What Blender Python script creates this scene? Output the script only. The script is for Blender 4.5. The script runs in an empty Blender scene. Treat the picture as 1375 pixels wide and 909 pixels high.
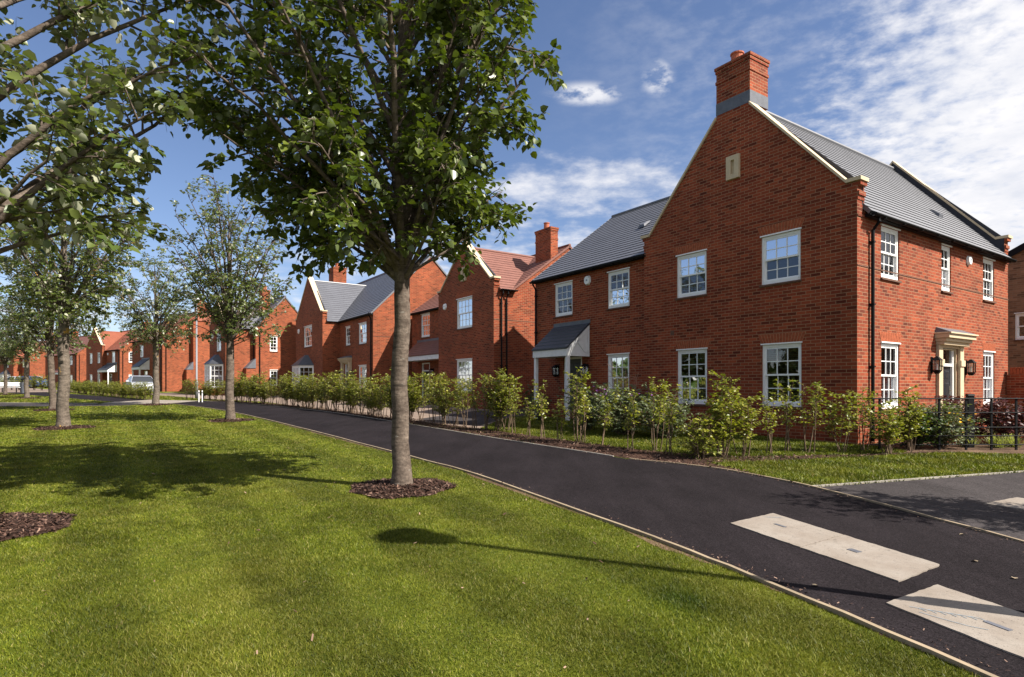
import bpy, bmesh, math, random
import numpy as np
from mathutils import Vector, Matrix

R = math.radians
sc = bpy.context.scene
col = sc.collection
random.seed(7)
F_PX, CXP, HYP, EYE, K = 808.0, 687.5, 520.0, 1.47, 0.019
ANG = math.atan2(-0.5665, 0.824) + 0.0      # direction of the street across the picture
D1 = np.array((-0.5665, 0.824)); D1 /= np.linalg.norm(D1)
D2 = np.array((D1[1], -D1[0]))
C0 = np.array((7.32, 12.76))


def xy(t, s):
    p = C0 + t * D1 + s * D2
    return float(p[0]), float(p[1])


def gz(Y):
    if Y < 60:
        return K * Y
    u = min(1.0, (Y - 60) / 40.0)
    return K * 60 + K * 40 * (u - u * u * 0.5)


# ------------------------------------------------------------------ helpers
def tag(o, label=None, cat=None, group=None, kind=None):
    if label: o['label'] = label
    if cat: o['category'] = cat
    if group: o['group'] = group
    if kind: o['kind'] = kind
    return o


def empty(name, loc, rz=0.0):
    o = bpy.data.objects.new(name, None)
    o.empty_display_size = 0.3
    col.objects.link(o)
    o.location = loc
    o.rotation_euler = (0, 0, rz)
    return o


class MB:
    """collects faces, links them as one mesh object"""
    def __init__(self, xf=None):
        self.v = []; self.f = []; self.m = []; self.xf = xf

    def P(self, pts):
        i = len(self.v)
        if self.xf:
            self.v.extend(self.xf(*p) for p in pts)
        else:
            self.v.extend(tuple(p) for p in pts)
        return i

    def face(self, pts, mi=0):
        i = self.P(pts)
        self.f.append(tuple(range(i, i + len(pts)))); self.m.append(mi)

    def hexa(self, b, t, mi=0):
        i = self.P(list(b) + list(t)); n = len(b)
        self.f.append(tuple(range(i + n - 1, i - 1, -1))); self.m.append(mi)
        self.f.append(tuple(range(i + n, i + 2 * n))); self.m.append(mi)
        for k in range(n):
            k2 = (k + 1) % n
            self.f.append((i + k, i + k2, i + n + k2, i + n + k)); self.m.append(mi)

    def box(self, a0, a1, b0, b1, c0, c1, mi=0):
        self.hexa([(a0, b0, c0), (a1, b0, c0), (a1, b1, c0), (a0, b1, c0)],
                  [(a0, b0, c1), (a1, b0, c1), (a1, b1, c1), (a0, b1, c1)], mi)

    def tube(self, pts, r, n=8, mi=0, cap=True):
        pts = [Vector(p) for p in pts]
        rs = r if isinstance(r, (list, tuple)) else [r] * len(pts)
        rings = []
        for k, p in enumerate(pts):
            d = (pts[min(k + 1, len(pts) - 1)] - pts[max(k - 1, 0)]).normalized()
            up = Vector((0, 0, 1)) if abs(d.z) < 0.95 else Vector((1, 0, 0))
            x = d.cross(up).normalized(); y = d.cross(x).normalized()
            rings.append(self.P([tuple(p + (x * math.cos(2 * math.pi * j / n) + y * math.sin(2 * math.pi * j / n)) * rs[k]) for j in range(n)]))
        for a, b in zip(rings, rings[1:]):
            for j in range(n):
                j2 = (j + 1) % n
                self.f.append((a + j, a + j2, b + j2, b + j)); self.m.append(mi)
        if cap:
            self.f.append(tuple(range(rings[0] + n - 1, rings[0] - 1, -1))); self.m.append(mi)
            self.f.append(tuple(range(rings[-1], rings[-1] + n))); self.m.append(mi)

    def build(self, name, mats, parent=None, smooth=False, recalc=True, bevel=0.0):
        me = bpy.data.meshes.new(name)
        me.from_pydata(self.v, [], self.f)
        for m in (mats if isinstance(mats, (list, tuple)) else [mats]):
            me.materials.append(m)
        if len(me.materials) > 1:
            me.polygons.foreach_set('material_index', self.m)
        if recalc:
            bm = bmesh.new(); bm.from_mesh(me)
            bmesh.ops.remove_doubles(bm, verts=bm.verts, dist=1e-5)
            bmesh.ops.recalc_face_normals(bm, faces=bm.faces)
            bm.to_mesh(me); bm.free()
        if smooth:
            me.polygons.foreach_set('use_smooth', [True] * len(me.polygons))
        o = bpy.data.objects.new(name, me)
        col.objects.link(o)
        if parent: o.parent = parent
        if bevel:
            md = o.modifiers.new('bevel', 'BEVEL'); md.width = bevel; md.segments = 2; md.limit_method = 'ANGLE'
        return o


def mesh_np(name, verts, faces, mats, rnd=None, smooth=False, parent=None):
    """fast mesh from arrays, all faces with the same corner count"""
    me = bpy.data.meshes.new(name)
    nv, nf, k = len(verts), len(faces), faces.shape[1]
    me.vertices.add(nv); me.vertices.foreach_set('co', np.ascontiguousarray(verts, dtype=np.float32).ravel())
    me.loops.add(nf * k); me.loops.foreach_set('vertex_index', np.ascontiguousarray(faces, dtype=np.int32).ravel())
    me.polygons.add(nf)
    me.polygons.foreach_set('loop_start', np.arange(0, nf * k, k, dtype=np.int32))
    me.polygons.foreach_set('loop_total', np.full(nf, k, dtype=np.int32))
    if smooth: me.polygons.foreach_set('use_smooth', np.ones(nf, dtype=bool))
    if rnd is not None:
        a = me.attributes.new('rnd', 'FLOAT', 'POINT'); a.data.foreach_set('value', np.ascontiguousarray(rnd, dtype=np.float32))
    me.update(calc_edges=True); me.validate()
    for m in (mats if isinstance(mats, (list, tuple)) else [mats]): me.materials.append(m)
    if name is None: return me
    o = bpy.data.objects.new(name, me); col.objects.link(o)
    if parent: o.parent = parent
    return o


# ------------------------------------------------------------------ materials
def mat(name):
    m = bpy.data.materials.new(name); m.use_nodes = True
    nt = m.node_tree
    return m, nt, nt.nodes['Principled BSDF']


def N(nt, typ, **kw):
    n = nt.nodes.new(typ)
    for k, v in kw.items():
        if hasattr(n, k): setattr(n, k, v)
        else: n.inputs[k.replace('_', ' ')].default_value = v
    return n


def L(nt, a, b): nt.links.new(a, b)


def math_(nt, op, a, b=None, c=None, clamp=False):
    n = nt.nodes.new('ShaderNodeMath'); n.operation = op; n.use_clamp = clamp
    for i, x in enumerate((a, b, c)):
        if x is None: continue
        if isinstance(x, (int, float)): n.inputs[i].default_value = x
        else: nt.links.new(x, n.inputs[i])
    return n.outputs[0]


def mix_(nt, fac, a, b, blend='MIX'):
    n = nt.nodes.new('ShaderNodeMixRGB'); n.blend_type = blend
    for i, x in enumerate((fac, a, b)):
        if isinstance(x, (int, float)): n.inputs[i].default_value = x
        elif isinstance(x, tuple): n.inputs[i].default_value = x if len(x) == 4 else x + (1,)
        else: nt.links.new(x, n.inputs[i])
    return n.outputs[0]


def ramp_(nt, x, stops):
    n = nt.nodes.new('ShaderNodeValToRGB')
    el = n.color_ramp.elements
    while len(el) < len(stops): el.new(0.5)
    for e, (p, c) in zip(el, stops):
        e.position = p
        e.color = (c, c, c, 1) if isinstance(c, (int, float)) else c + (1,)
    nt.links.new(x, n.inputs[0])
    return n.outputs[0]


def noise_(nt, scale, detail=4, rough=0.55, vec=None, dim='3D'):
    n = nt.nodes.new('ShaderNodeTexNoise'); n.noise_dimensions = dim
    n.inputs['Scale'].default_value = scale; n.inputs['Detail'].default_value = detail; n.inputs['Roughness'].default_value = rough
    if vec is not None: nt.links.new(vec, n.inputs['Vector'])
    return n.outputs['Fac']


def bump_(nt, h, strength, dist, bsdf):
    b = nt.nodes.new('ShaderNodeBump'); b.inputs['Strength'].default_value = strength; b.inputs['Distance'].default_value = dist
    nt.links.new(h, b.inputs['Height']); nt.links.new(b.outputs[0], bsdf.inputs['Normal'])


def wall_uv(nt):
    """(along the wall, height) whichever way the wall faces"""
    tc = nt.nodes.new('ShaderNodeTexCoord')
    sn = nt.nodes.new('ShaderNodeSeparateXYZ'); L(nt, tc.outputs['Normal'], sn.inputs[0])
    so = nt.nodes.new('ShaderNodeSeparateXYZ'); L(nt, tc.outputs['Object'], so.inputs[0])
    ax = math_(nt, 'GREATER_THAN', math_(nt, 'ABSOLUTE', sn.outputs[0]), math_(nt, 'ABSOLUTE', sn.outputs[1]))
    u = math_(nt, 'ADD', math_(nt, 'MULTIPLY', ax, so.outputs[1]), math_(nt, 'MULTIPLY', math_(nt, 'SUBTRACT', 1.0, ax), so.outputs[0]))
    cb = nt.nodes.new('ShaderNodeCombineXYZ'); L(nt, u, cb.inputs[0]); L(nt, so.outputs[2], cb.inputs[1])
    return cb.outputs[0], tc


def brick_mat(name, c1, c2, mortar, dark=0.5):
    m, nt, b = mat(name)
    uv, tc = wall_uv(nt)
    t = N(nt, 'ShaderNodeTexBrick'); L(nt, uv, t.inputs['Vector'])
    t.offset = 0.5; t.squash = 1.0
    for k, v in (('Scale', 1.0), ('Mortar Size', 0.0072), ('Mortar Smooth', 0.15), ('Bias', -0.1), ('Brick Width', 0.225), ('Row Height', 0.075)):
        t.inputs[k].default_value = v
    t.inputs['Color1'].default_value = c1 + (1,); t.inputs['Color2'].default_value = c2 + (1,); t.inputs['Mortar'].default_value = mortar + (1,)
    # a second lattice of the same bricks picks the occasional burnt or pale brick
    big = noise_(nt, 0.55, 3, 0.6, tc.outputs['Object'])
    fine = noise_(nt, 60, 3, 0.7, tc.outputs['Object'])
    c = mix_(nt, math_(nt, 'MULTIPLY', fine, 0.35), t.outputs['Color'], (c2[0] * 0.6, c2[1] * 0.55, c2[2] * 0.6))
    t2 = N(nt, 'ShaderNodeTexBrick'); L(nt, uv, t2.inputs['Vector'])
    for k, v in (('Scale', 1.0), ('Mortar Size', 0.0), ('Bias', 0.0), ('Brick Width', 0.225), ('Row Height', 0.075)): t2.inputs[k].default_value = v
    t2.offset = 0.5; t2.inputs['Color1'].default_value = (0, 0, 0, 1); t2.inputs['Color2'].default_value = (1, 1, 1, 1)
    v2 = N(nt, 'ShaderNodeTexWhiteNoise', noise_dimensions='1D'); L(nt, t2.outputs['Color'], v2.inputs['W'])
    tone = ramp_(nt, v2.outputs['Value'], [(0.0, 0.5), (0.3, 0.9), (0.75, 1.0), (1.0, 1.15)])
    notm = math_(nt, 'SUBTRACT', 1.0, t.outputs['Fac'])
    tone2 = mix_(nt, notm, (1, 1, 1), tone)
    c = mix_(nt, 1.0, c, tone2, 'MULTIPLY')
    mps = N(nt, 'ShaderNodeMapping'); mps.inputs['Scale'].default_value = (1.6, 1.6, .22); L(nt, tc.outputs['Object'], mps.inputs[0])
    streak = noise_(nt, 1.5, 5, 0.65, mps.outputs[0])
    c = mix_(nt, 1.0, c, ramp_(nt, big, [(0.28, 0.80), (0.72, 1.13)]), 'MULTIPLY')
    c = mix_(nt, 1.0, c, ramp_(nt, streak, [(0.3, 0.88), (0.6, 1.03)]), 'MULTIPLY')
    L(nt, c, b.inputs['Base Color'])
    b.inputs['Roughness'].default_value = 0.88
    b.inputs['Specular IOR Level'].default_value = 0.25
    h = math_(nt, 'ADD', math_(nt, 'MULTIPLY', notm, 1.0), math_(nt, 'MULTIPLY', fine, 0.25))
    bump_(nt, h, 0.6, 0.006, b)
    return m


def plain(name, c, rough=0.6, spec=0.5, var=0.12, scale=8, metal=0.0, bump=0.0, bscale=60):
    m, nt, b = mat(name)
    tc = N(nt, 'ShaderNodeTexCoord')
    n1 = noise_(nt, scale, 4, 0.6, tc.outputs['Object'])
    cc = mix_(nt, 1.0, c, ramp_(nt, n1, [(0.3, 1 - var), (0.7, 1 + var)]), 'MULTIPLY')
    L(nt, cc, b.inputs['Base Color'])
    b.inputs['Roughness'].default_value = rough; b.inputs['Specular IOR Level'].default_value = spec; b.inputs['Metallic'].default_value = metal
    if bump: bump_(nt, noise_(nt, bscale, 4, 0.6, tc.outputs['Object']), bump, 0.01, b)
    return m


def roof_mat(name, c1, c2, rough, spec=0.5):
    m, nt, b = mat(name)
    tc = N(nt, 'ShaderNodeTexCoord'); o = tc.outputs['Object']
    n1 = noise_(nt, 1.2, 5, 0.65, o); n2 = noise_(nt, 7, 3, 0.6, o)
    c = mix_(nt, ramp_(nt, n2, [(0.3, 0.0), (0.7, 1.0)]), c1, c2)
    c = mix_(nt, 1.0, c, ramp_(nt, n1, [(0.25, 0.86), (0.75, 1.14)]), 'MULTIPLY')
    L(nt, c, b.inputs['Base Color'])
    b.inputs['Roughness'].default_value = rough; b.inputs['Specular IOR Level'].default_value = spec
    bump_(nt, noise_(nt, 35, 3, 0.6, o), 0.12, 0.01, b)
    return m


M = {}
M['brick'] = brick_mat('red_brick', (0.318, 0.067, 0.0245), (0.185, 0.031, 0.0132), (0.33, 0.19, 0.108))
M['brick_b'] = brick_mat('orange_brick', (0.318, 0.075, 0.0285), (0.215, 0.043, 0.018), (0.30, 0.165, 0.09))
M['brick_buff'] = brick_mat('buff_brick', (0.30, 0.16, 0.09), (0.22, 0.11, 0.06), (0.28, 0.2, 0.13))
M['arch'] = plain('gauged_brick', (0.30, 0.08, 0.036), 0.9, 0.2, 0.3, 14, bump=0.3)
M['mortar'] = plain('mortar', (0.36, 0.235, 0.14), 0.95, 0.1, 0.1)
M['slate'] = roof_mat('slate', (0.092, 0.095, 0.111), (0.076, 0.079, 0.094), 0.5, 1.0)
M['slate_dark'] = roof_mat('slate_dark', (0.04, 0.043, 0.053), (0.032, 0.035, 0.044), 0.5)
M['tile_brown'] = roof_mat('brown_tile', (0.20, 0.088, 0.068), (0.15, 0.066, 0.052), 0.7, 0.3)
M['tile_red'] = roof_mat('red_tile', (0.235, 0.075, 0.042), (0.19, 0.058, 0.033), 0.75, 0.3)
M['slate_edge_shade'] = plain('slate_gap_shadow', (0.03, 0.031, 0.036), .8, .2, .1)  # slate butts coloured dark to paint in the shadow gap between courses
M['tile_edge_shade'] = plain('tile_edge_shade', (0.075, 0.03, 0.022), .85, .2, .1)  # same painted course shadow for the tiled roofs
M['stone'] = plain('cast_stone', (0.53, 0.425, 0.285), 0.85, 0.25, 0.08, 5, bump=0.12)
M['white'] = plain('white_paint', (0.80, 0.80, 0.79), 0.42, 0.4, 0.03)
M['white_worn'] = plain('white_board', (0.72, 0.72, 0.72), 0.55, 0.35, 0.06)
M['black'] = plain('black_metal', (0.006, 0.006, 0.007), 0.6, 0.15, 0.15)
M['door'] = plain('black_door', (0.016, 0.017, 0.022), 0.3, 0.5, 0.1)
M['lead'] = plain('lead_sheet', (0.10, 0.106, 0.125), 0.5, 0.4, 0.18, 6)
M['lead_dark'] = plain('dark_lead', (0.03, 0.032, 0.042), 0.6, 0.3, 0.2, 6)
M['terracotta'] = plain('terracotta', (0.38, 0.12, 0.065), 0.8, 0.25, 0.1)
M['silltile'] = plain('sill_tile', (0.12, 0.06, 0.04), 0.8, 0.3, 0.15)
M['curtain'] = plain('curtain_cloth', (0.62, 0.60, 0.58), 0.9, 0.1, 0.05)
M['curtain_grey'] = plain('curtain_grey', (0.22, 0.22, 0.25), 0.9, 0.1, 0.05)
M['brass'] = plain('brass', (0.55, 0.5, 0.42), 0.3, 0.5, 0.05, metal=0.9)
M['timber'] = plain('edging_timber', (0.26, 0.205, 0.14), 0.85, 0.2, 0.25, 3, bump=0.3, bscale=20)
M['stem'] = plain('shrub_stem', (0.13, 0.09, 0.06), 0.85, 0.2, 0.3, 12)
M['stem_bare'] = plain('bare_stem', (0.30, 0.16, 0.11), 0.8, 0.2, 0.2, 12)


def glass_mat():
    m, nt, b = mat('window_glass'); nt.nodes.remove(b)
    out = nt.nodes['Material Output']
    tr = N(nt, 'ShaderNodeBsdfTransparent'); tr.inputs[0].default_value = (0.72, 0.74, 0.74, 1)
    gl = N(nt, 'ShaderNodeBsdfGlossy'); gl.inputs['Roughness'].default_value = 0.01; gl.inputs[0].default_value = (0.93, 0.95, 1.0, 1)
    fr = N(nt, 'ShaderNodeFresnel'); fr.inputs[0].default_value = 2.1
    tc = N(nt, 'ShaderNodeTexCoord')
    bp = N(nt, 'ShaderNodeBump'); bp.inputs['Strength'].default_value = 0.04; bp.inputs['Distance'].default_value = 0.02
    L(nt, noise_(nt, 3.0, 1, 0.5, tc.outputs['Object']), bp.inputs['Height']); L(nt, bp.outputs[0], gl.inputs['Normal'])
    fac = math_(nt, 'ADD', math_(nt, 'MULTIPLY', fr.outputs[0], 0.62), 0.02, clamp=True)
    mx = N(nt, 'ShaderNodeMixShader'); L(nt, fac, mx.inputs[0]); L(nt, tr.outputs[0], mx.inputs[1]); L(nt, gl.outputs[0], mx.inputs[2])
    L(nt, mx.outputs[0], out.inputs[0])
    return m


M['glass'] = glass_mat()


def leaf_mat(name, top, top2, under, trans=0.35, rough=0.42, spec=0.45):
    m, nt, b = mat(name)
    out = nt.nodes['Material Output']
    at = N(nt, 'ShaderNodeAttribute'); at.attribute_name = 'rnd'
    geo = N(nt, 'ShaderNodeNewGeometry')
    c = mix_(nt, at.outputs['Fac'], top, top2)
    c2 = mix_(nt, geo.outputs['Backfacing'], c, under)
    L(nt, c2, b.inputs['Base Color'])
    b.inputs['Roughness'].default_value = rough; b.inputs['Specular IOR Level'].default_value = spec
    tl = N(nt, 'ShaderNodeBsdfTranslucent')
    L(nt, mix_(nt, 1.0, c, (1.6, 1.7, 0.55), 'MULTIPLY'), tl.inputs[0])
    mx = N(nt, 'ShaderNodeMixShader'); mx.inputs[0].default_value = trans
    L(nt, b.outputs[0], mx.inputs[1]); L(nt, tl.outputs[0], mx.inputs[2]); L(nt, mx.outputs[0], out.inputs[0])
    return m


M['leaf_lime'] = leaf_mat('lime_leaf', (0.038, 0.064, 0.008), (0.10, 0.125, 0.015), (0.10, 0.13, 0.045), 0.2, 0.36, 0.5)
M['leaf_silver'] = leaf_mat('silver_lime_leaf', (0.045, 0.074, 0.012), (0.105, 0.13, 0.03), (0.38, 0.39, 0.28), 0.2, 0.38)
M['leaf_hedge'] = leaf_mat('hedge_leaf', (0.09, 0.12, 0.010), (0.26, 0.25, 0.036), (0.17, 0.19, 0.045), 0.28, 0.38)
M['leaf_grey'] = leaf_mat('grey_shrub_leaf', (0.085, 0.115, 0.05), (0.14, 0.165, 0.085), (0.15, 0.17, 0.11), 0.25, 0.5)
M['leaf_purple'] = leaf_mat('purple_leaf', (0.05, 0.014, 0.018), (0.10, 0.025, 0.026), (0.08, 0.03, 0.03), 0.2, 0.45)
M['leaf_dark'] = leaf_mat('dark_shrub_leaf', (0.03, 0.06, 0.015), (0.06, 0.10, 0.025), (0.06, 0.09, 0.03), 0.25, 0.4)
M['petal_yellow'] = plain('yellow_petal', (0.75, 0.42, 0.02), 0.6, 0.2, 0.1)
M['petal_violet'] = plain('violet_petal', (0.22, 0.08, 0.28), 0.7, 0.2, 0.2)
M['grass_pale'] = leaf_mat('pale_grass', (0.20, 0.23, 0.08), (0.32, 0.33, 0.16), (0.24, 0.26, 0.12), 0.3, 0.6)


def blade_mat():
    m, nt, b = mat('grass_blade')
    out = nt.nodes['Material Output']
    at = N(nt, 'ShaderNodeAttribute'); at.attribute_name = 'rnd'
    tc = N(nt, 'ShaderNodeTexCoord')
    n1 = noise_(nt, 0.8, 4, 0.6, tc.outputs['Object'])
    n2 = noise_(nt, 2.3, 4, 0.65, tc.outputs['Object'])
    green = mix_(nt, at.outputs['Fac'], (0.034, 0.062, 0.003), (0.188, 0.205, 0.017))
    dry = mix_(nt, at.outputs['Fac'], (0.15, 0.125, 0.025), (0.30, 0.24, 0.095))
    f = math_(nt, 'MULTIPLY', math_(nt, 'GREATER_THAN', at.outputs['Fac'], 0.55), ramp_(nt, n1, [(0.46, 0.05), (0.70, 0.55)]))
    f = math_(nt, 'MAXIMUM', f, math_(nt, 'GREATER_THAN', at.outputs['Fac'], 0.972))
    c = mix_(nt, f, green, dry)
    c = mix_(nt, 1.0, c, ramp_(nt, n2, [(0.32, 0.55), (0.68, 1.28)]), 'MULTIPLY')
    c = mix_(nt, ramp_(nt, n1, [(0.5, 0.0), (0.68, 0.5)]), c, (0.165, 0.168, 0.014))
    mp = N(nt, 'ShaderNodeMapping'); mp.inputs['Rotation'].default_value = (0, 0, R(-34.5)); L(nt, tc.outputs['Object'], mp.inputs[0])
    wv = N(nt, 'ShaderNodeTexWave'); wv.inputs['Scale'].default_value = 0.28; wv.inputs['Distortion'].default_value = 0.6; L(nt, mp.outputs[0], wv.inputs[0])
    c = mix_(nt, 1.0, c, ramp_(nt, wv.outputs['Fac'], [(0.35, 0.86), (0.65, 1.12)]), 'MULTIPLY')
    L(nt, c, b.inputs['Base Color'])
    b.inputs['Roughness'].default_value = 0.5; b.inputs['Specular IOR Level'].default_value = 0.2
    tl = N(nt, 'ShaderNodeBsdfTranslucent'); L(nt, mix_(nt, 1.0, c, (1.25, 1.3, 0.5), 'MULTIPLY'), tl.inputs[0])
    mx = N(nt, 'ShaderNodeMixShader'); mx.inputs[0].default_value = 0.25
    L(nt, b.outputs[0], mx.inputs[1]); L(nt, tl.outputs[0], mx.inputs[2]); L(nt, mx.outputs[0], out.inputs[0])
    return m


M['blade'] = blade_mat()


def ground_mat():
    m, nt, b = mat('turf')
    tc = N(nt, 'ShaderNodeTexCoord')
    o = tc.outputs['Object']
    n1 = noise_(nt, 0.9, 4, 0.6, o); n2 = noise_(nt, 3.5, 3, 0.6, o)
    n3 = noise_(nt, 40, 4, 0.75, o); n4 = noise_(nt, 0.12, 3, 0.5, o)
    c = mix_(nt, ramp_(nt, n3, [(0.3, 0.0), (0.7, 1.0)]), (0.040, 0.064, 0.004), (0.118, 0.132, 0.011))
    c = mix_(nt, ramp_(nt, n1, [(0.45, 0.0), (0.75, 0.55)]), c, (0.12, 0.105, 0.018))
    # mowing stripes run along the street
    mp = N(nt, 'ShaderNodeMapping'); mp.inputs['Rotation'].default_value = (0, 0, R(-34.5)); L(nt, o, mp.inputs[0])
    wv = N(nt, 'ShaderNodeTexWave'); wv.inputs['Scale'].default_value = 0.28; wv.inputs['Distortion'].default_value = 0.6; L(nt, mp.outputs[0], wv.inputs[0])
    c = mix_(nt, 1.0, c, ramp_(nt, wv.outputs['Fac'], [(0.35, 0.84), (0.65, 1.14)]), 'MULTIPLY')
    c = mix_(nt, 1.0, c, ramp_(nt, n2, [(0.3, 0.85), (0.7, 1.15)]), 'MULTIPLY')
    c = mix_(nt, 1.0, c, ramp_(nt, n4, [(0.3, 0.9), (0.7, 1.1)]), 'MULTIPLY')
    L(nt, c, b.inputs['Base Color']); b.inputs['Roughness'].default_value = 0.9; b.inputs['Specular IOR Level'].default_value = 0.15
    bump_(nt, n3, 1.0, 0.03, b)
    return m


M['turf'] = ground_mat()


def granular(name, c1, c2, scale, rough=0.85, patch=0.15, bump=0.5, spec=0.3, grit=0.0):
    m, nt, b = mat(name)
    tc = N(nt, 'ShaderNodeTexCoord'); o = tc.outputs['Object']
    v = N(nt, 'ShaderNodeTexVoronoi'); v.inputs['Scale'].default_value = scale; L(nt, o, v.inputs['Vector'])
    sp = N(nt, 'ShaderNodeSeparateColor'); L(nt, v.outputs['Color'], sp.inputs[0])
    n1 = noise_(nt, 0.8, 5, 0.6, o); n2 = noise_(nt, scale * 0.3, 4, 0.7, o)
    c = mix_(nt, sp.outputs[0], c1, c2)
    c = mix_(nt, 1.0, c, ramp_(nt, n1, [(0.3, 1 - patch), (0.7, 1 + patch)]), 'MULTIPLY')
    c = mix_(nt, 1.0, c, ramp_(nt, n2, [(0.3, 0.8), (0.7, 1.2)]), 'MULTIPLY')
    mp = N(nt, 'ShaderNodeMapping'); mp.inputs['Rotation'].default_value = (0, 0, R(34.5)); mp.inputs['Scale'].default_value = (1.0, .16, 1); L(nt, o, mp.inputs[0])
    n6 = noise_(nt, 2.4, 5, 0.65, mp.outputs[0])
    c = mix_(nt, 1.0, c, ramp_(nt, n6, [(0.35, 1 - patch), (0.65, 1 + patch)]), 'MULTIPLY')
    vs = N(nt, 'ShaderNodeTexVoronoi'); vs.inputs['Scale'].default_value = 9; L(nt, o, vs.inputs['Vector'])
    spot = ramp_(nt, vs.outputs['Distance'], [(0.018, grit), (0.03, 0.0)])
    c = mix_(nt, spot, c, tuple(min(.4, x * 4) for x in c2))
    L(nt, c, b.inputs['Base Color']); b.inputs['Roughness'].default_value = rough; b.inputs['Specular IOR Level'].default_value = spec
    bump_(nt, math_(nt, 'ADD', sp.outputs[1], n2), bump, 0.006, b)
    return m


M['asphalt'] = granular('dark_asphalt', (0.0085, 0.0068, 0.0078), (0.022, 0.0178, 0.0202), 120, 0.92, 0.2, 0.9, 0.08, 0.6)
M['asphalt_old'] = granular('grey_asphalt', (0.027, 0.0235, 0.024), (0.06, 0.053, 0.054), 90, 0.9, 0.16, 0.9, 0.12, 0.5)
M['paving'] = granular('tan_paving', (0.165, 0.122, 0.095), (0.205, 0.155, 0.122), 9, 0.85, 0.08, 0.2)
M['soil'] = granular('bare_soil', (0.065, 0.04, 0.026), (0.125, 0.082, 0.056), 60, 0.95, 0.3, 1.0, 0.1)
M['mulch'] = granular('bark_mulch', (0.022, 0.012, 0.009), (0.07, 0.038, 0.027), 45, 0.95, 0.2, 1.0, 0.1)
M['kerb'] = granular('pale_concrete_edge', (0.25, 0.225, 0.195), (0.32, 0.295, 0.26), 60, 0.9, 0.1, 0.3, 0.2)


def concrete_mat():
    m, nt, b = mat('worn_concrete')
    tc = N(nt, 'ShaderNodeTexCoord'); o = tc.outputs['Object']
    n1 = noise_(nt, 2.2, 5, 0.65, o); n2 = noise_(nt, 130, 3, 0.7, o); n3 = noise_(nt, 14, 4, 0.6, o)
    c = mix_(nt, ramp_(nt, n1, [(0.3, 0.0), (0.7, 1.0)]), (0.20, 0.165, 0.135), (0.28, 0.25, 0.218))
    n7 = noise_(nt, 34, 3, 0.6, o)
    c = mix_(nt, ramp_(nt, n2, [(0.33, 0.6), (0.46, 0.0)]), c, (0.13, 0.115, 0.10))
    c = mix_(nt, ramp_(nt, n7, [(0.30, 0.7), (0.36, 0.0)]), c, (0.06, 0.05, 0.045))
    c = mix_(nt, ramp_(nt, n3, [(0.56, 0.0), (0.70, 0.5)]), c, (0.16, 0.14, 0.12))
    L(nt, c, b.inputs['Base Color']); b.inputs['Roughness'].default_value = 0.9; b.inputs['Specular IOR Level'].default_value = 0.2
    bump_(nt, n2, 0.4, 0.004, b)
    return m


M['concrete'] = concrete_mat()
M['chalk'] = plain('faded_blue_chalk', (0.19, 0.235, 0.275), 0.9, 0.1, 0.2, 30)


def chip_mat():
    m, nt, b = mat('bark_chip')
    at = N(nt, 'ShaderNodeAttribute'); at.attribute_name = 'rnd'
    c = ramp_(nt, at.outputs['Fac'], [(0.0, (0.02, 0.011, 0.008)), (0.45, (0.055, 0.028, 0.02)), (0.8, (0.10, 0.054, 0.04)), (1.0, (0.26, 0.17, 0.125))])
    L(nt, c, b.inputs['Base Color']); b.inputs['Roughness'].default_value = 0.85; b.inputs['Specular IOR Level'].default_value = 0.25
    return m


M['chip'] = chip_mat()


def bark_mat(name, c1, c2, lichen=0.0):
    m, nt, b = mat(name)
    tc = N(nt, 'ShaderNodeTexCoord'); o = tc.outputs['Object']
    mp = N(nt, 'ShaderNodeMapping'); mp.inputs['Scale'].default_value = (1, 1, 2.6); L(nt, o, mp.inputs[0])
    n1 = noise_(nt, 5, 5, 0.65, mp.outputs[0]); n2 = noise_(nt, 28, 4, 0.7, o)
    c = mix_(nt, ramp_(nt, n1, [(0.35, 0.0), (0.65, 1.0)]), c1, c2)
    c = mix_(nt, 1.0, c, ramp_(nt, n2, [(0.3, 0.6), (0.7, 1.3)]), 'MULTIPLY')
    # dark horizontal scars
    mp2 = N(nt, 'ShaderNodeMapping'); mp2.inputs['Scale'].default_value = (1.2, 1.2, 9); L(nt, o, mp2.inputs[0])
    n3 = noise_(nt, 2.2, 3, 0.6, mp2.outputs[0])
    c = mix_(nt, ramp_(nt, n3, [(0.60, 0.0), (0.67, 0.75)]), c, (0.035, 0.028, 0.022))
    if lichen:
        n4 = noise_(nt, 3.2, 3, 0.6, o)
        c = mix_(nt, ramp_(nt, n4, [(0.62, 0.0), (0.67, lichen)]), c, (0.42, 0.24, 0.05))
    n5 = noise_(nt, 9, 2, 0.5, mp.outputs[0])
    c = mix_(nt, ramp_(nt, n5, [(0.68, 0.0), (0.72, 0.5)]), c, (0.27, 0.255, 0.22))
    L(nt, c, b.inputs['Base Color']); b.inputs['Roughness'].default_value = 0.9; b.inputs['Specular IOR Level'].default_value = 0.2
    bump_(nt, math_(nt, 'ADD', math_(nt, 'MULTIPLY', n1, 1.0), math_(nt, 'ADD', math_(nt, 'MULTIPLY', n2, 0.5), math_(nt, 'MULTIPLY', n3, -0.6))), 0.8, 0.015, b)
    return m


M['bark'] = bark_mat('smooth_bark', (0.068, 0.051, 0.04), (0.15, 0.118, 0.094))
M['bark_lichen'] = bark_mat('lichen_bark', (0.08, 0.064, 0.05), (0.17, 0.138, 0.11), 0.8)


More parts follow.
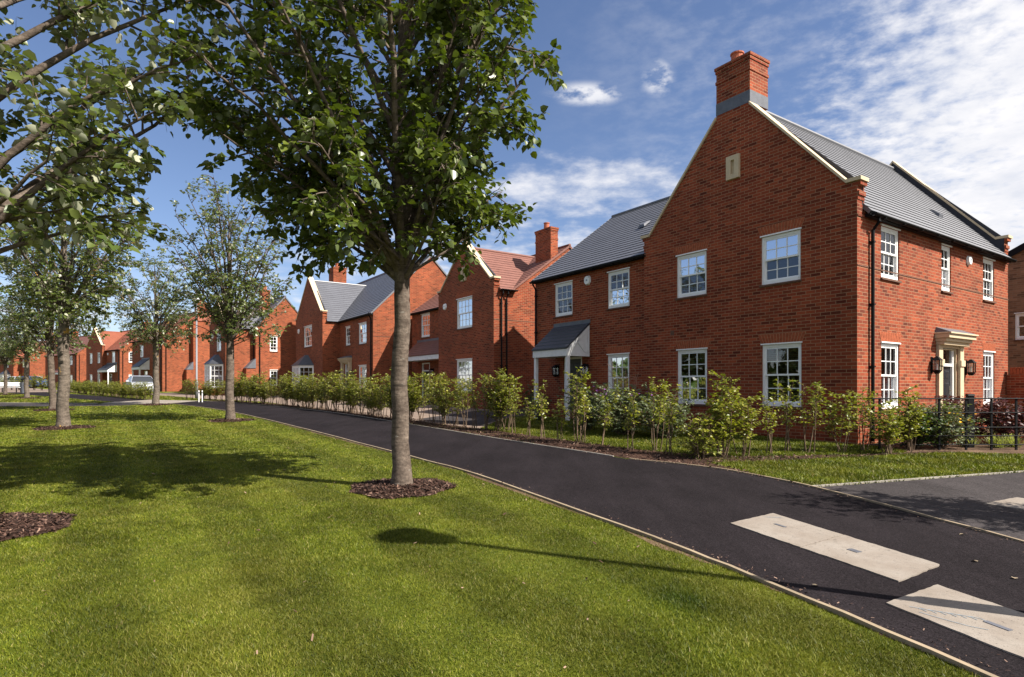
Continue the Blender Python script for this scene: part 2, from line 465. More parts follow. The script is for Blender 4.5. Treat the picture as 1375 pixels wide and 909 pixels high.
# ------------------------------------------------------------------ the houses
class House:
    def __init__(self, name, T0, S0, theta, floor, label, cat='house', origin=None, brick='brick', group=None):
        X, Y = origin if origin else xy(T0, S0)
        rot = math.atan2(-D1[1], -D1[0]) + theta
        self.root = empty(name, (X, Y, floor), rot)
        tag(self.root, label, cat, group)
        self.T0, self.S0, self.Z0 = (0, 0, floor) if origin else (T0, S0, floor)
        self.brick = M[brick]
        self.wall = MB(self.xf); self.gut = None
        self.wins = []

    def xf(self, t, s, z):
        return (-(t - self.T0), s - self.S0, z - self.Z0)

    def mb(self): return MB(self.xf)

    # local frame on a wall: a along, d outwards, z up
    def wxf(self, axis, fixed):
        if axis == 's': return lambda a, d, z: self.xf(a, fixed - d, z)
        if axis == 'S': return lambda a, d, z: self.xf(a, fixed + d, z)
        if axis == 't': return lambda a, d, z: self.xf(fixed - d, a, z)
        return lambda a, d, z: self.xf(fixed + d, a, z)

    def wall_sheet(self, axis, fixed, a0, a1, z0, z1, holes=(), reveal=0.11):
        m = MB(self.wxf(axis, fixed))
        xs = sorted({a0, a1, *[h[0] for h in holes], *[h[1] for h in holes]})
        zs = sorted({z0, z1, *[h[2] for h in holes], *[h[3] for h in holes]})
        for i in range(len(xs) - 1):
            for j in range(len(zs) - 1):
                xm, zm = (xs[i] + xs[i + 1]) / 2, (zs[j] + zs[j + 1]) / 2
                if any(h[0] < xm < h[1] and h[2] < zm < h[3] for h in holes): continue
                m.face([(xs[i], 0, zs[j]), (xs[i + 1], 0, zs[j]), (xs[i + 1], 0, zs[j + 1]), (xs[i], 0, zs[j + 1])])
        for h in holes:
            b0, b1, c0, c1 = h[:4]
            rv = h[4] if len(h) > 4 else reveal
            m.face([(b0, 0, c0), (b0, 0, c1), (b0, -rv, c1), (b0, -rv, c0)])
            m.face([(b1, 0, c0), (b1, 0, c1), (b1, -rv, c1), (b1, -rv, c0)])
            m.face([(b0, 0, c1), (b1, 0, c1), (b1, -rv, c1), (b0, -rv, c1)])
            m.face([(b0, 0, c0), (b1, 0, c0), (b1, -rv, c0), (b0, -rv, c0)])
        n = len(self.wall.v)
        self.wall.v.extend(m.v)
        for f in m.f:
            self.wall.f.append(tuple(i + n for i in f)); self.wall.m.append(0)

    def wall_poly(self, axis, fixed, pts):
        m = MB(self.wxf(axis, fixed)); m.face([(a, 0, z) for a, z in pts])
        n = len(self.wall.v); self.wall.v.extend(m.v)
        self.wall.f.append(tuple(i + n for i in m.f[0])); self.wall.m.append(0)

    def window(self, axis, fixed, a0, a1, z0, z1, cols=3, arch=True, curtain=None, sill=True, rows=2, head=True):
        W = self.wxf(axis, fixed)
        g = MB(W)
        fw, back, front = 0.058, -0.115, -0.028
        g.box(a0, a0 + fw, back, front, z0, z1); g.box(a1 - fw, a1, back, front, z0, z1)
        g.box(a0 + fw, a1 - fw, back, front, z1 - 0.062, z1); g.box(a0 + fw, a1 - fw, back, front + 0.012, z0, z0 + 0.085)
        if head:
            g.box(a0 - 0.025, a1 + 0.025, -0.026, 0.024, z1 + 0.001, z1 + 0.032)
        i0, i1, j0, j1 = a0 + fw, a1 - fw, z0 + 0.085, z1 - 0.062
        zm = (j0 + j1) / 2
        panes = MB(W)
        for (k0, k1, d) in ((zm - 0.02, j1, -0.058), (j0, zm + 0.02, -0.092)):
            st = 0.038
            g.box(i0, i0 + st, d - 0.015, d + 0.015, k0, k1); g.box(i1 - st, i1, d - 0.015, d + 0.015, k0, k1)
            g.box(i0 + st, i1 - st, d - 0.015, d + 0.015, k0, k0 + 0.042); g.box(i0 + st, i1 - st, d - 0.015, d + 0.015, k1 - 0.042, k1)
            for c in range(1, cols):
                a = i0 + st + (i1 - i0 - 2 * st) * c / cols
                g.box(a - 0.0105, a + 0.0105, d - 0.012, d + 0.012, k0 + 0.042, k1 - 0.042)
            for r_ in range(1, rows):
                zz = k0 + 0.042 + (k1 - k0 - 0.084) * r_ / rows
                g.box(i0 + st, i1 - st, d - 0.0115, d + 0.0115, zz - 0.0105, zz + 0.0105)
            panes.face([(i0, d, k0), (i1, d, k0), (i1, d, k1), (i0, d, k1)])
        w = g.build('window', M['white'], self.root)
        panes.build('pane', M['glass'], w)
        if sill:
            s_ = MB(W); s_.box(a0 - 0.03, a1 + 0.03, -0.1, 0.045, z0 - 0.045, z0 - 0.002); s_.build('sill', M['silltile'], w)
        if arch:
            q = MB(W); n = max(6, int(round((a1 - a0 + 0.12) / 0.075))); sp = 0.09; h0, h1 = z1 + 0.034, z1 + 0.034 + 0.22
            b0, b1 = a0 - 0.02, a1 + 0.02
            q.hexa([(b0, -0.004, h0), (b1, -0.004, h0), (b1, 0.002, h0), (b0, 0.002, h0)], [(b0 - sp, -0.004, h1), (b1 + sp, -0.004, h1), (b1 + sp, 0.002, h1), (b0 - sp, 0.002, h1)], 1)
            for k in range(n):
                x0, x1 = b0 + (b1 - b0) * k / n + 0.005, b0 + (b1 - b0) * (k + 1) / n - 0.005
                y0, y1 = b0 - sp + (b1 - b0 + 2 * sp) * k / n + 0.005, b0 - sp + (b1 - b0 + 2 * sp) * (k + 1) / n - 0.005
                q.hexa([(x0, 0.0, h0 + 0.004), (x1, 0.0, h0 + 0.004), (x1, 0.006, h0 + 0.004), (x0, 0.006, h0 + 0.004)],
                       [(y0, 0.0, h1 - 0.004), (y1, 0.0, h1 - 0.004), (y1, 0.006, h1 - 0.004), (y0, 0.006, h1 - 0.004)], 0)
            q.build('brick_lintel', [M['arch'], M['mortar']], w)
        if curtain:
            for sgn in (0, 1):
                cu = MB(W); wd = (i1 - i0) * (0.32 if curtain == 'white' else 0.26); base = i0 if sgn == 0 else i1 - wd
                nn = 18
                for k in range(nn):
                    x0, x1 = base + wd * k / nn, base + wd * (k + 1) / nn
                    d0, d1_ = -0.20 + 0.022 * math.sin(k * 1.3), -0.20 + 0.022 * math.sin((k + 1) * 1.3)
                    cu.face([(x0, d0, z0), (x1, d1_, z0), (x1, d1_, z1), (x0, d0, z1)])
                cu.build('curtain', M['curtain' if curtain == 'white' else 'curtain_grey'], w, smooth=True)
        return w

    def slope(self, mb, e0, e1, r0, r1, n, lift=0.016, thick=0.07):
        """stepped courses from eave edge e0-e1 up to ridge edge r0-r1"""
        e0, e1, r0, r1 = map(Vector, (e0, e1, r0, r1))
        nr = (e1 - e0).cross(r0 - e0).normalized()
        if nr.z < 0: nr = -nr
        for k in range(n):
            f0, f1 = k / n, (k + 1) / n
            a, b = e0.lerp(r0, f0) + nr * lift, e1.lerp(r1, f0) + nr * lift
            c, d = e1.lerp(r1, f1), e0.lerp(r0, f1)
            mb.face([a, b, c, d])
            a2, b2 = e0.lerp(r0, f0), e1.lerp(r1, f0)
            if k == 0: a2, b2 = e0 - nr * thick, e1 - nr * thick
            mb.face([a2, b2, b, a], 1)  # riser takes the dark colour that stands in for the gap shade
        mb.face([e0 - nr * thick, e1 - nr * thick, r1 - nr * thick, r0 - nr * thick])
        mb.face([e0 - nr * thick, e0 + nr * lift, r0 + nr * lift, r0 - nr * thick])
        mb.face([e1 - nr * thick, e1 + nr * lift, r1 + nr * lift, r1 - nr * thick])

    def gutter(self, axis, fixed, a0, a1, z):
        g = MB(self.wxf(axis, fixed)); r = 0.058; n = 8
        prev = None
        for k in range(n + 1):
            th = math.pi + math.pi * k / n
            cur = (0.195 + r * math.cos(th), z + r * math.sin(th))
            if prev:
                g.face([(a0, prev[0], prev[1]), (a1, prev[0], prev[1]), (a1, cur[0], cur[1]), (a0, cur[0], cur[1])])
            prev = cur
        g.box(a0, a1, 0.25, 0.261, z - 0.02, z + 0.004)
        g.box(a0, a1, 0.003, 0.125, z - 0.05, z + 0.01)        # fascia and soffit
        x = a0 + 0.4
        while x < a1:
            g.box(x, x + 0.03, 0.125, 0.267, z - 0.07, z - 0.05); x += 0.9
        for e in (a0, a1):
            g.face([(e, 0.137, z), (e, 0.253, z), (e, 0.235, z - 0.05), (e, 0.155, z - 0.05)])
        return g.build('gutter', M['black'], self.root)

    def downpipe(self, axis, fixed, a, ztop, zbot, offset_top=0.195):
        g = MB(self.wxf(axis, fixed)); r = 0.036
        g.tube([(a, offset_top, ztop), (a, offset_top, ztop - 0.16), (a, 0.062, ztop - 0.34), (a, 0.062, zbot)], r, 10)
        z = ztop - 0.6
        while z > zbot:
            g.box(a - 0.06, a + 0.06, 0.001, 0.035, z, z + 0.035); g.box(a - 0.042, a + 0.042, 0.02, 0.104, z + 0.002, z + 0.033); z -= 1.35
        return g.build('downpipe', M['black'], self.root)

    def coping(self, axis, fixed, a0, a1, ac, zk, za, depth0=-0.05, depth1=0.30, stop=None, kn=0.10, lead=True):
        """stone coping on a gable standing on wall 'fixed'; a0/a1 the wall corners, zk top of the kneeler, za apex; stop=(aL,aR) cut by a chimney"""
        W = self.wxf(axis, fixed); th = 0.075
        g = MB(W)
        for side in (0, 1):
            e = a0 if side == 0 else a1; sg = 1 if side == 0 else -1
            ins = e + sg * 0.22
            top = ac if not stop else (stop[0] if side == 0 else stop[1])
            sl = (za - zk) / abs(ac - ins)
            zt = zk + sl * abs(top - ins)
            g.hexa([(ins, -depth0, zk - th), (top, -depth0, zt - th), (top, -depth1, zt - th), (ins, -depth1, zk - th)],
                   [(ins, -depth0, zk), (top, -depth0, zt), (top, -depth1, zt), (ins, -depth1, zk)])
            g.box(min(ins, e - sg * kn), max(ins, e - sg * kn), -depth1, -depth0 + 0.003, zk - th, zk + 0.002)
            g.build('coping', M['stone'], self.root); g = MB(W)
        for e, sg in ((a0, 1), (a1, -1)):
            k = MB(W)
            for q in range(3):
                x0, x1 = e - sg * (kn - 0.03 - 0.028 * q), e + sg * 0.002
                k.box(min(x0, x1), max(x0, x1), -depth1 + 0.01, -0.001, zk - th - 0.09 * (q + 1) - (0.12 if q else 0), zk - th - (0.09 * q + 0.12 if q else 0) - 0.001)
            k.build('kneeler', self.brick, self.root)
        # brick parapet under the coping, its back dressed in lead
        for side in (0, 1):
            p = MB(W)
            e = a0 if side == 0 else a1; sg = 1 if side == 0 else -1
            ins = e + sg * 0.22; top = ac if not stop else (stop[0] if side == 0 else stop[1])
            sl = (za - zk) / abs(ac - ins); zt = zk + sl * abs(top - ins)
            p.hexa([(e, -0.20, zk - 0.75), (top, -0.20, zt - 0.5), (top, -depth1 + 0.03, zt - 0.5), (e, -depth1 + 0.03, zk - 0.75)],
                   [(e, -0.20, zk - th - 0.002), (top, -0.20, zt - th - 0.002), (top, -depth1 + 0.03, zt - th - 0.002), (e, -depth1 + 0.03, zk - th - 0.002)])
            p.build('lead_upstand', M['lead_dark'], self.root)

    def raked_course(self, axis, fixed, a0, a1, ac, zk, za, stop=None):
        """band of bricks laid along the slope below the coping"""
        for side in (0, 1):
            q = MB(self.wxf(axis, fixed))
            e = a0 if side == 0 else a1; sg = 1 if side == 0 else -1
            ins = e + sg * 0.22; top = ac if not stop else (stop[0] if side == 0 else stop[1])
            sl = (za - zk) / abs(ac - ins); n = int(abs(top - ins) * math.sqrt(1 + sl * sl) / 0.225)
            for k in range(n):
                f0, f1 = k / n + 0.006, (k + 1) / n - 0.006
                x0, x1 = ins + (top - ins) * f0, ins + (top - ins) * f1
                z0, z1 = zk - 0.08 + sl * abs(x0 - ins), zk - 0.08 + sl * abs(x1 - ins)
                h = 0.21
                q.hexa([(x0, 0, z0 - h), (x1, 0, z1 - h), (x1, 0.006, z1 - h), (x0, 0.006, z0 - h)],
                       [(x0, 0, z0), (x1, 0, z1), (x1, 0.006, z1), (x0, 0.006, z0)])
            q.build('raked_brick_course', self.brick, self.root)

    def chimney(self, t0, t1, s0, s1, z0, z1, pot=None, lead=None, band=0.32, cowl=False, parent=None):
        g = self.mb()
        g.box(t0, t1, s0, s1, z0, z1 - 0.16)
        g.box(t0 - 0.018, t1 + 0.018, s0 - 0.018, s1 + 0.018, z1 - band - 0.075, z1 - band)
        g.box(t0 - 0.02, t1 + 0.02, s0 - 0.02, s1 + 0.02, z1 - 0.159, z1 - 0.076)
        g.box(t0 - 0.038, t1 + 0.038, s0 - 0.038, s1 + 0.038, z1 - 0.075, z1)
        c = g.build('chimney', self.brick, self.root)
        if lead:
            l = self.mb(); l.box(t0 - 0.006, t1 + 0.006, s0 - 0.006, s1 + 0.006, lead[0], lead[1]); l.build('lead_flashing', M['lead'], c)
        for (pt, ps, r, h) in (pot or []):
            q = self.mb(); n = 14
            q.tube([(pt, ps, z1 - 0.01), (pt, ps, z1 + 0.05), (pt, ps, z1 + h - 0.04), (pt, ps, z1 + h - 0.035), (pt, ps, z1 + h)], [r * 1.15, r * 1.05, r, r * 1.15, r * 1.15], n)
            po = q.build('chimney_pot', M['terracotta'], c)
            if cowl:
                w = self.mb(); w.tube([(pt, ps, z1 + h), (pt, ps, z1 + h + 0.2)], [r * 0.7, r * 0.7], n); w.tube([(pt, ps, z1 + h + 0.2), (pt, ps, z1 + h + 0.25)], [r, r], n)
                w.build('cowl', M['black'], c)
        return c

    def alarm(self, axis, fixed, a, z, r=0.13):
        g = MB(self.wxf(axis, fixed))
        pts = [(-0.5, 1.0), (0.5, 1.0), (0.95, 0.5), (0.95, -0.4), (0.45, -1.0), (-0.45, -1.0), (-0.95, -0.4), (-0.95, 0.5)]
        g.hexa([(a + x * r, 0.002, z + y * r) for x, y in pts], [(a + x * r * 0.8, 0.07, z + y * r * 0.8) for x, y in pts])
        al = g.build('alarm_box', M['white'], self.root, bevel=0.008)
        q = MB(self.wxf(axis, fixed)); q.box(a - 0.03, a + 0.03, 0.069, 0.074, z - 0.025, z + 0.03); q.build('lens', M['chalk'], al)

    def lantern(self, axis, fixed, a, z):
        W = self.wxf(axis, fixed); g = MB(W); w, d0, d1_ = 0.075, 0.05, 0.20
        g.box(a - 0.045, a + 0.045, 0.001, 0.02, z - 0.2, z + 0.2)
        g.box(a - 0.012, a + 0.012, 0.02, 0.13, z + 0.15, z + 0.175)
        for sx in (-1, 1):
            for dd in (d0, d1_):
                g.box(a + sx * w - 0.008, a + sx * w + 0.008, dd - 0.008, dd + 0.008, z - 0.13, z + 0.11)
        g.hexa([(a - w - .03, d0 - .03, z + .11), (a + w + .03, d0 - .03, z + .11), (a + w + .03, d1_ + .03, z + .11), (a - w - .03, d1_ + .03, z + .11)],
               [(a - .02, .105, z + .21), (a + .02, .105, z + .21), (a + .02, .145, z + .21), (a - .02, .145, z + .21)])
        g.hexa([(a - .03, .09, z - .22), (a + .03, .09, z - .22), (a + .03, .16, z - .22), (a - .03, .16, z - .22)],
               [(a - w - .01, d0 - .01, z - .13), (a + w + .01, d0 - .01, z - .13), (a + w + .01, d1_ + .01, z - .13), (a - w - .01, d1_ + .01, z - .13)])
        o = g.build('wall_lantern', M['black'], self.root)
        p = MB(W); p.box(a - w + .004, a + w - .004, d0 + .002, d1_ - .002, z - 0.128, z + 0.108); p.build('lantern_glass', M['glass'], o)
        b = MB(W); b.tube([(a, .125, z - .12), (a, .125, z + .02)], .02, 8); b.build('candle_bulb', M['white'], o)

    def panel_door(self, axis, fixed, a0, a1, z0, z1, fan=0.34, back=-0.13, handle_side=1):
        W = self.wxf(axis, fixed); g = MB(W); fw = 0.06
        g.box(a0, a0 + fw, back - 0.02, back + 0.06, z0, z1); g.box(a1 - fw, a1, back - 0.02, back + 0.06, z0, z1)
        g.box(a0 + fw, a1 - fw, back - 0.02, back + 0.06, z1 - fw, z1)
        zt = z1 - fw - fan if fan else z1 - fw
        if fan: g.box(a0 + fw, a1 - fw, back - 0.02, back + 0.065, zt - 0.07, zt)
        fr = g.build('door_frame', M['white'], self.root)
        if fan:
            p = MB(W); p.face([(a0 + fw, back + 0.02, zt), (a1 - fw, back + 0.02, zt), (a1 - fw, back + 0.02, z1 - fw), (a0 + fw, back + 0.02, z1 - fw)]); p.build('fanlight', M['glass'], fr)
            zt -= 0.07
        d = MB(W); b0, b1 = a0 + fw, a1 - fw
        d.box(b0, b1, back - 0.03, back + 0.005, z0, zt)
        w = (b1 - b0)
        for (u0, u1) in ((0.12, 0.46), (0.54, 0.88)):
            for (q0, q1) in ((0.08, 0.36), (0.45, 0.74), (0.80, 0.93)):
                x0, x1 = b0 + w * u0, b0 + w * u1; y0, y1 = z0 + (zt - z0) * q0, z0 + (zt - z0) * q1
                d.hexa([(x0, back + .006, y0), (x1, back + .006, y0), (x1, back + .006, y1), (x0, back + .006, y1)],
                       [(x0 + .025, back + .02, y0 + .025), (x1 - .025, back + .02, y0 + .025), (x1 - .025, back + .02, y1 - .025), (x0 + .025, back + .02, y1 - .025)])
        do = d.build('door', M['door'], self.root)
        h = MB(W); xh = b1 - 0.07 if handle_side > 0 else b0 + 0.07
        h.box(xh - .015, xh + .015, back + .006, back + .02, z0 + .9, z0 + 1.12); h.box(xh - .09, xh + .012, back + .045, back + .06, z0 + 1.0, z0 + 1.02); h.box(xh - .008, xh + .008, back + .02, back + .05, z0 + 1.0, z0 + 1.02)
        h.build('handle', M['brass'], do)
        l = MB(W); l.box(b0 + w * .3, b0 + w * .7, back + .022, back + .03, z0 + (zt - z0) * .405, z0 + (zt - z0) * .405 + .04); l.build('letter_plate', M['brass'], do)

    def stone_surround(self, axis, fixed, a0, a1, z0, z1, proj=0.2, lead=True, deep=False):
        """pilasters and an entablature round a door"""
        W = self.wxf(axis, fixed); g = MB(W); pw = 0.23; pil = .07 if deep else proj * .55
        for x in (a0, a1 - pw):
            g.box(x, x + pw, -0.001, pil, z0, z1 - 0.30)
            g.box(x - .025, x + pw + .025, 0.001, pil + .025, z0, z0 + 0.22)
            g.box(x - .02, x + pw + .02, 0.001, pil + .03, z1 - 0.82, z1 - 0.66)
        g.box(a0 - .02, a1 + .02, 0.001, proj * 0.62, z1 - 0.299, z1 - 0.22)
        g.box(a0 - .05, a1 + .05, 0.001, proj * 0.8, z1 - 0.219, z1 - 0.14)
        g.box(a0 - .085, a1 + .085, 0.001, proj * 1.05, z1 - 0.139, z1 - 0.04)
        g.box(a0 - .10, a1 + .10, 0.001, proj * 1.2, z1 - 0.039, z1)
        g.box(a0 + pw, a1 - pw, 0.001, 0.05, z1 - 0.36, z1 - 0.3)
        if deep:
            g.box(a0 + pw + .052, a0 + pw + .07, -.09, -.0, z0, z1 - .38); g.box(a1 - pw - .07, a1 - pw - .052, -.09, -.0, z0, z1 - .38); g.box(a0 + pw + .07, a1 - pw - .07, -.09, 0, z1 - .4, z1 - .38)
        sr = g.build('door_surround', M['stone'], self.root, bevel=0.006)
        if lead:
            l = MB(W)
            l.hexa([(a0 - .09, .004, z1 + .001), (a1 + .09, .004, z1 + .001), (a1 + .09, proj * 1.15, z1 + .001), (a0 - .09, proj * 1.15, z1 + .001)],
                   [(a0 - .02, .002, z1 + .14), (a1 + .02, .002, z1 + .14), (a1 + .02, .01, z1 + .14), (a0 - .02, .01, z1 + .14)])
            l.build('lead_flashing', M['lead'], sr)

    def porch(self, fixed, a0, a1, zt, zb, proj, floor, tile='slate_dark', posts='both', truss=True):
        """lean-to porch canopy on posts, front on the street side"""
        W = self.wxf('s', fixed); g = MB(W)
        n = 7
        for k in range(n):
            f0, f1 = k / n, (k + 1) / n
            d0, d1_ = (proj + .06) * (1 - f0), (proj + .06) * (1 - f1)
            z0, z1 = zb + (zt - zb) * f0, zb + (zt - zb) * f1
            g.face([(a0 - .05, d0, z0 + .02), (a1 + .05, d0, z0 + .02), (a1 + .05, d1_, z1), (a0 - .05, d1_, z1)])
            g.face([(a0 - .05, d0, z0 - (.04 if k == 0 else 0)), (a1 + .05, d0, z0 - (.04 if k == 0 else 0)), (a1 + .05, d0, z0 + .02), (a0 - .05, d0, z0 + .02)])
        g.face([(a0 - .05, proj + .06, zb - .04), (a1 + .05, proj + .06, zb - .04), (a1 + .05, 0, zt - .05), (a0 - .05, 0, zt - .05)])
        ro = g.build('porch_roof', M[tile], self.root)
        l = MB(W); l.box(a0 - .06, a1 + .06, .002, .03, zt - .03, zt + .10); l.build('lead_flashing', M['lead'], ro)
        f = MB(W)
        f.box(a0 - .02, a1 + .02, proj - .04, proj + .03, zb - .27, zb - .045)
        for x in (a0, a1):
            f.box(x - .02, x + .02, .002, proj - .041, zb - .27, zb - .15)
            if truss:
                f.hexa([(x - .004, .002, zb - .149), (x + .004, .002, zb - .149), (x + .004, proj - .05, zb - .149), (x - .004, proj - .05, zb - .149)],
                       [(x - .004, .002, zt - .10), (x + .004, .002, zt - .10), (x + .004, .02, zt - .10), (x - .004, .02, zt - .10)])
                # raised verge board, upright and diagonal of the little truss
                for sx in (-1, 1):
                    xx0, xx1 = (x - .035, x - .016) if sx < 0 else (x + .016, x + .035)
                    f.hexa([(xx0, .02, zt - .24), (xx1, .02, zt - .24), (xx1, proj, zb - .20), (xx0, proj, zb - .20)], [(xx0, .02, zt - .07), (xx1, .02, zt - .07), (xx1, proj, zb - .05), (xx0, proj, zb - .05)])
                    f.box(xx0, xx1, .02, .10, zb - .15, zt - .25)
                    f.hexa([(xx0, .12, zb - .14), (xx1, .12, zb - .14), (xx1, .22, zb - .14), (xx0, .22, zb - .14)], [(xx0, proj * .5, zb + (zt - zb) * .36), (xx1, proj * .5, zb + (zt - zb) * .36), (xx1, proj * .5 + .1, zb + (zt - zb) * .36 - .08), (xx0, proj * .5 + .1, zb + (zt - zb) * .36 - .08)])
        f.box(a0 + .02, a1 - .02, .01, proj - .05, zb - .25, zb - .22)
        f.build('porch_fascia', M['white_worn'], self.root)
        for x in ([a0 + .05, a1 - .05] if posts == 'both' else [a1 - .05] if posts == 'near' else []):
            p = MB(W); p.box(x - .055, x + .055, proj - .12, proj - .01, floor, zb - .271); p.box(x - .07, x + .07, proj - .135, proj + .005, floor, floor + .12)
            p.build('porch_post', M['white_worn'], self.root, bevel=0.006)

    def bay(self, fixed, a0, a1, z0, z1, proj=0.75, tile='slate_dark', apex=0.75):
        W = self.wxf('s', fixed); g = MB(W); gl = MB(W)
        c0, c1 = a0 + proj * 0.8, a1 - proj * 0.8
        pts = [(a0, .0), (c0, proj), (c1, proj), (a1, .0)]
        for (x0, y0), (x1, y1) in zip(pts, pts[1:]):
            ln = math.hypot(x1 - x0, y1 - y0); ux, uy = (x1 - x0) / ln, (y1 - y0) / ln; nx, ny = -uy, ux
            if ny < 0: nx, ny = -nx, -ny
            def bar(u0, u1, q0, q1, th=.05):
                A = [(x0 + ux * u0, y0 + uy * u0), (x0 + ux * u1, y0 + uy * u1)]
                b = [(A[0][0], A[0][1]), (A[1][0], A[1][1]), (A[1][0] - nx * th, A[1][1] - ny * th), (A[0][0] - nx * th, A[0][1] - ny * th)]
                g.hexa([(p[0], p[1], q0) for p in b], [(p[0], p[1], q1) for p in b])
            bar(0, ln, z0, z0 + .12, .08); bar(0, ln, z1 - .16, z1, .08); bar(0, .09, z0 + .12, z1 - .16); bar(ln - .09, ln, z0 + .12, z1 - .16)
            k = 2 if ln > 1.1 else 1
            for q in range(1, k): bar(ln * q / k - .05, ln * q / k + .05, z0 + .12, z1 - .16)
            bar(.09, ln - .09, (z0 + z1) / 2 - .03, (z0 + z1) / 2 + .03, .045)
            for q in range(k):
                for j in range(1, 3):
                    xx = ln * (q + j / 3) / k; bar(xx - .011, xx + .011, z0 + .12, z1 - .16, .035)
            for zq in (.28, .74): bar(.09, ln - .09, z0 + (z1 - z0) * zq - .011, z0 + (z1 - z0) * zq + .011, .033)
            ix, iy = -nx * .03, -ny * .03
            gl.face([(x0 + ix, y0 + iy, z0 + .1), (x1 + ix, y1 + iy, z0 + .1), (x1 + ix, y1 + iy, z1 - .1), (x0 + ix, y0 + iy, z1 - .1)])
        b = g.build('bay_window', M['white'], self.root); gl.build('pane', M['glass'], b)
        p = MB(W); inn = [(a0 + .03, 0), (c0 + .02, proj - .03), (c1 - .02, proj - .03), (a1 - .03, 0)]
        p.hexa([(x, y, self.Z0 - .3) for x, y in inn], [(x, y, z0 - .002) for x, y in inn]); p.build('bay_plinth', self.brick, b)
        r = MB(W); ov = .09
        eav = [(a0 - ov, 0), (c0 - ov * .5, proj + ov), (c1 + ov * .5, proj + ov), (a1 + ov, 0)]
        top = [((a0 + a1) / 2 - .25, 0.0), ((a0 + a1) / 2 - .12, .16), ((a0 + a1) / 2 + .12, .16), ((a0 + a1) / 2 + .25, 0.0)]
        r.hexa([(x, y, z1 + .001) for x, y in eav], [(x, y, z1 + apex * .999) for x, y in top])
        r.build('bay_roof', M[tile], b)

    def finish(self):
        self.wall.build('wall', self.brick, self.root, recalc=True)


def gable_block(H, t0, t1, s0, s1, z0, ze, zr, tile, front_holes=(), right_holes=(), sr=None, left=True, gut=True, courses=16, verge=0.06, right=True, pipe=None):
    """block with its ridge along the street (gable ends at t0 and t1)"""
    sr = (s0 + s1) / 2 if sr is None else sr
    H.wall_sheet('s', s0, t0, t1, z0, ze, front_holes)
    H.wall_sheet('S', s1, t0, t1, z0, ze)
    for ax, tt, do, holes in (('t', t0, right, right_holes), ('T', t1, left, ())):
        if not do: continue
        H.wall_sheet(ax, tt, s0, s1, z0, ze, holes)
        H.wall_poly(ax, tt, [(s0, ze), (s1, ze), (s1, ze + .02), (sr, zr - .05), (s0, ze + .02)])
    sl = (zr - ze - .02) / (sr - s0)
    r = H.mb(); ov = 0.16
    H.slope(r, (t0 - verge, s0 - ov, ze + .06 - sl * ov), (t1 + verge, s0 - ov, ze + .06 - sl * ov), (t0 - verge, sr, zr + .04), (t1 + verge, sr, zr + .04), courses)
    sl2 = (zr - ze - .02) / (s1 - sr)
    H.slope(r, (t0 - verge, s1 + ov, ze + .06 - sl2 * ov), (t1 + verge, s1 + ov, ze + .06 - sl2 * ov), (t0 - verge, sr, zr + .04), (t1 + verge, sr, zr + .04), courses)
    ro = r.build('roof', [M[tile], M['slate_edge_shade' if 'slate' in tile else 'tile_edge_shade']], H.root, recalc=False)
    g = H.mb(); g.tube([(t0 - verge, sr, zr + .05), (t1 + verge, sr, zr + .05)], .075, 8); g.build('ridge_tiles', M[tile], ro)
    if gut: H.gutter('s', s0, t0 - .05, t1 + .05, ze + .06 - sl * ov - .045)
    return ro


def gable_wing(H, t0, t1, s0, s1, z0, ze, zr, zk, za, tile, front_holes=(), right_holes=(), send=None, valley=None, stop=None, courses=14, left_to=None, gut_right=None, left_holes=()):
    """block with its ridge running back from the street and a coped gable in front"""
    tc = (t0 + t1) / 2
    H.wall_sheet('s', s0, t0, t1, z0, ze, front_holes)
    sl = (za - zk) / (tc - t0 - .22)
    th = .077
    zc = lambda a: zk - th + sl * max(0.0, (min(a, t0 + t1 - a) - t0 - .22))
    if stop:
        pts = [(t0, ze), (t1, ze), (t1, zk - th), (t1 - .22, zk - th), (stop[1], zc(stop[1])), (stop[1], stop[2]), (stop[0], stop[2]), (stop[0], zc(stop[0])), (t0 + .22, zk - th), (t0, zk - th)]
    else:
        pts = [(t0, ze), (t1, ze), (t1, zk - th), (t1 - .22, zk - th), (tc, za - th), (t0 + .22, zk - th), (t0, zk - th)]
    H.wall_poly('s', s0, pts)
    H.wall_sheet('t', t0, s0, s1, z0, ze, right_holes)
    H.wall_sheet('T', t1, s0, left_to if left_to else s1, z0, ze, left_holes)
    # returns of the kneelers
    for ax, tt in (('t', t0), ('T', t1)): H.wall_sheet(ax, tt, s0, s0 + .30, ze, zk - th)
    se = send if send else s1
    r = H.mb(); ov = .16
    sr_ = (zr - ze) / (tc - t0)
    H.slope(r, (t0 - ov, s0 + .26, ze + .04 - sr_ * ov), (t0 - ov, valley if valley else se, ze + .04 - sr_ * ov), (tc, s0 + .26, zr + .02), (tc, se, zr + .02), courses)
    H.slope(r, (t1 + ov, s0 + .26, ze + .04 - sr_ * ov), (t1 + ov, se, ze + .04 - sr_ * ov), (tc, s0 + .26, zr + .02), (tc, se, zr + .02), courses)
    ro = r.build('roof', [M[tile], M['slate_edge_shade' if 'slate' in tile else 'tile_edge_shade']], H.root, recalc=False)
    g = H.mb(); g.tube([(tc, s0 + .26, zr + .03), (tc, se, zr + .03)], .075, 8); g.build('ridge_tiles', M[tile], ro)
    H.coping('s', s0, t0, t1, tc, zk, za, stop=stop[:2] if stop else None)
    H.raked_course('s', s0, t0, t1, tc, zk, za, stop=stop[:2] if stop else None)
    return ro


